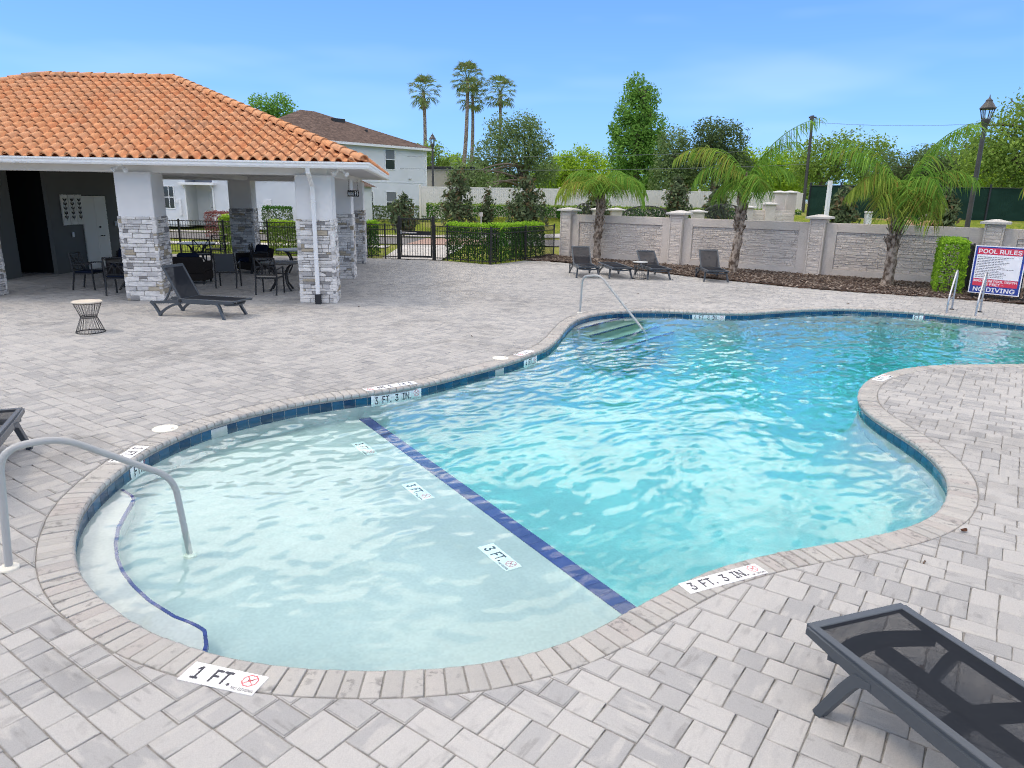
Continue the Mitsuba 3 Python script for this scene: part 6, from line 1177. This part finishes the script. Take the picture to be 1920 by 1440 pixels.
put('wall', MB().box((0, 0, 0.2), (8.45, 9, 3.9), 0.01, TM).box((10.22, 0, 0.2), (12.9, 9, 3.9), 0.01, TM).ply('house_wall'), None, t); window(t, TM, 7.02, 1.38, 0.62, 1.36); 
mm = MB().box((7.33 - .02, -.046, 1.40), (7.33 + .02, -.021, 2.72), 0, TM); put('mullion', mm.ply('white_paint'), None, t); window(t, TM, 3.0, 1.38, 1.2, 1.36)
pc = put('porch', MB().box((8.451, 1.6, 0.2), (10.219, 1.7, 3.2), 0, TM).ply('house_wall'), None, t)
put('porch_roof', MB().box((8.2, -.5, 2.86), (10.5, 1.7, 3.02), 0.01, TM).ply('white_paint'), None, t); put('roof', MB().add(xf(TM, np.array([(-.4, -.4, 3.9), (13.2, -.4, 3.9), (13.2, 9.4, 3.9), (-.4, 9.4, 3.9), (3, 4.5, 5.6), (10, 4.5, 5.6)])), np.array([[0, 1, 5], [0, 5, 4], [1, 2, 5], [2, 3, 4], [2, 4, 5], [3, 0, 4]])).ply('shingle_mat'), None, t)
dd_ = put('door', MB().box((9.35, 1.55, 0.45), (10.15, 1.599, 2.55), 0.01, TM).ply('vinyl_white'), None, t); put('door_glass', MB().box((9.62, 1.53, 1.1), (9.78, 1.549, 2.35), 0.004, TM).ply('pane_glass'), None, dd_); put('knob', MB().box((9.42, 1.50, 1.40), (9.47, 1.549, 1.47), 0.01, TM).ply('dark_metal'), None, dd_)
st = []; ledge_face(TM @ mat4((0, -1, 0), (1, 0, 0), (0, 0, 1), (10.215, 1.6, 0)), 1.55, 0.4, 2.8, st, (0.1, 0.18), (0.2, 0.5), 0.03); m = MB(); [m.add(v, f) for v, f in st]; put('stone_facing', m.ply('stone_mat', False, True), None, pc, kind='stuff')
for x in (8.43, 10.25): put('downspout', MB().add(*ribbon([xf(TM, np.array(p)) for p in ((x, -.45, 2.95), (x, -.40, 2.85), (x, -.07, 2.62), (x, -.05, 0.3))], 0.08, 0.06, (1, 0, 0))).ply('white_paint'), None, t)
put('utility_meter', MB().box((7.95, -.12, 0.9), (8.1, -.002, 1.95), 0.01, TM).box((7.75, -.10, 1.70), (7.9, -.002, 1.9), 0.01, TM).ply('vinyl_white'), None, t, kind='stuff')
t = thing('gabled_house', 'white gabled house with a meter board seen past the right pavilion column', 'house'); GM2 = mat4(o=(-16.75, 46.0, 0)); put('wall', MB().box((0, 0, .2), (6.0, 9, 3.1), 0.01, GM2).ply('house_wall'), None, t)
put('gable', MB().add(xf(GM2, np.array([(0, 0, 3.1), (6, 0, 3.1), (3.0, 0, 4.4)])), np.array([[0, 1, 2]])).ply('house_wall'), None, t)
put('roof', MB().add(xf(GM2, np.array([(-.35, -.35, 2.98), (3, -.35, 4.45), (6.35, -.35, 2.98), (-.35, 9.3, 2.98), (3, 9.3, 4.45), (6.35, 9.3, 2.98)])), np.array([[0, 1, 4, 3], [1, 2, 5, 4]])).ply('shingle_mat'), None, t); put('downspout', MB().box((0.12, -.08, .2), (0.20, -.002, 3.0), 0, GM2).ply('white_paint'), None, t)
k = put('meter_board', MB().box((0.95, -.06, 0.55), (1.45, -.002, 2.05), 0.01, GM2).ply('vinyl_white'), None, t); put('meter', MB().box((1.1, -.14, 1.55), (1.3, -.061, 1.75), 0.03, GM2).ply('concrete'), None, k); put('conduit', MB().box((1.15, -.09, .2), (1.2, -.061, 1.54), 0, GM2).ply('concrete'), None, k)
t = thing('beige_building', 'beige building with a dark flat roof edge behind the vinyl fence', 'building'); put('wall', MB().box((-8.6, 70, 0.4), (-4.0, 78, 4.85), 0.01).ply('beige_wall'), None, t); put('roof', MB().box((-8.9, 69.7, 4.86), (-3.7, 78.3, 5.1), 0.02).ply('dark_metal'), None, t)
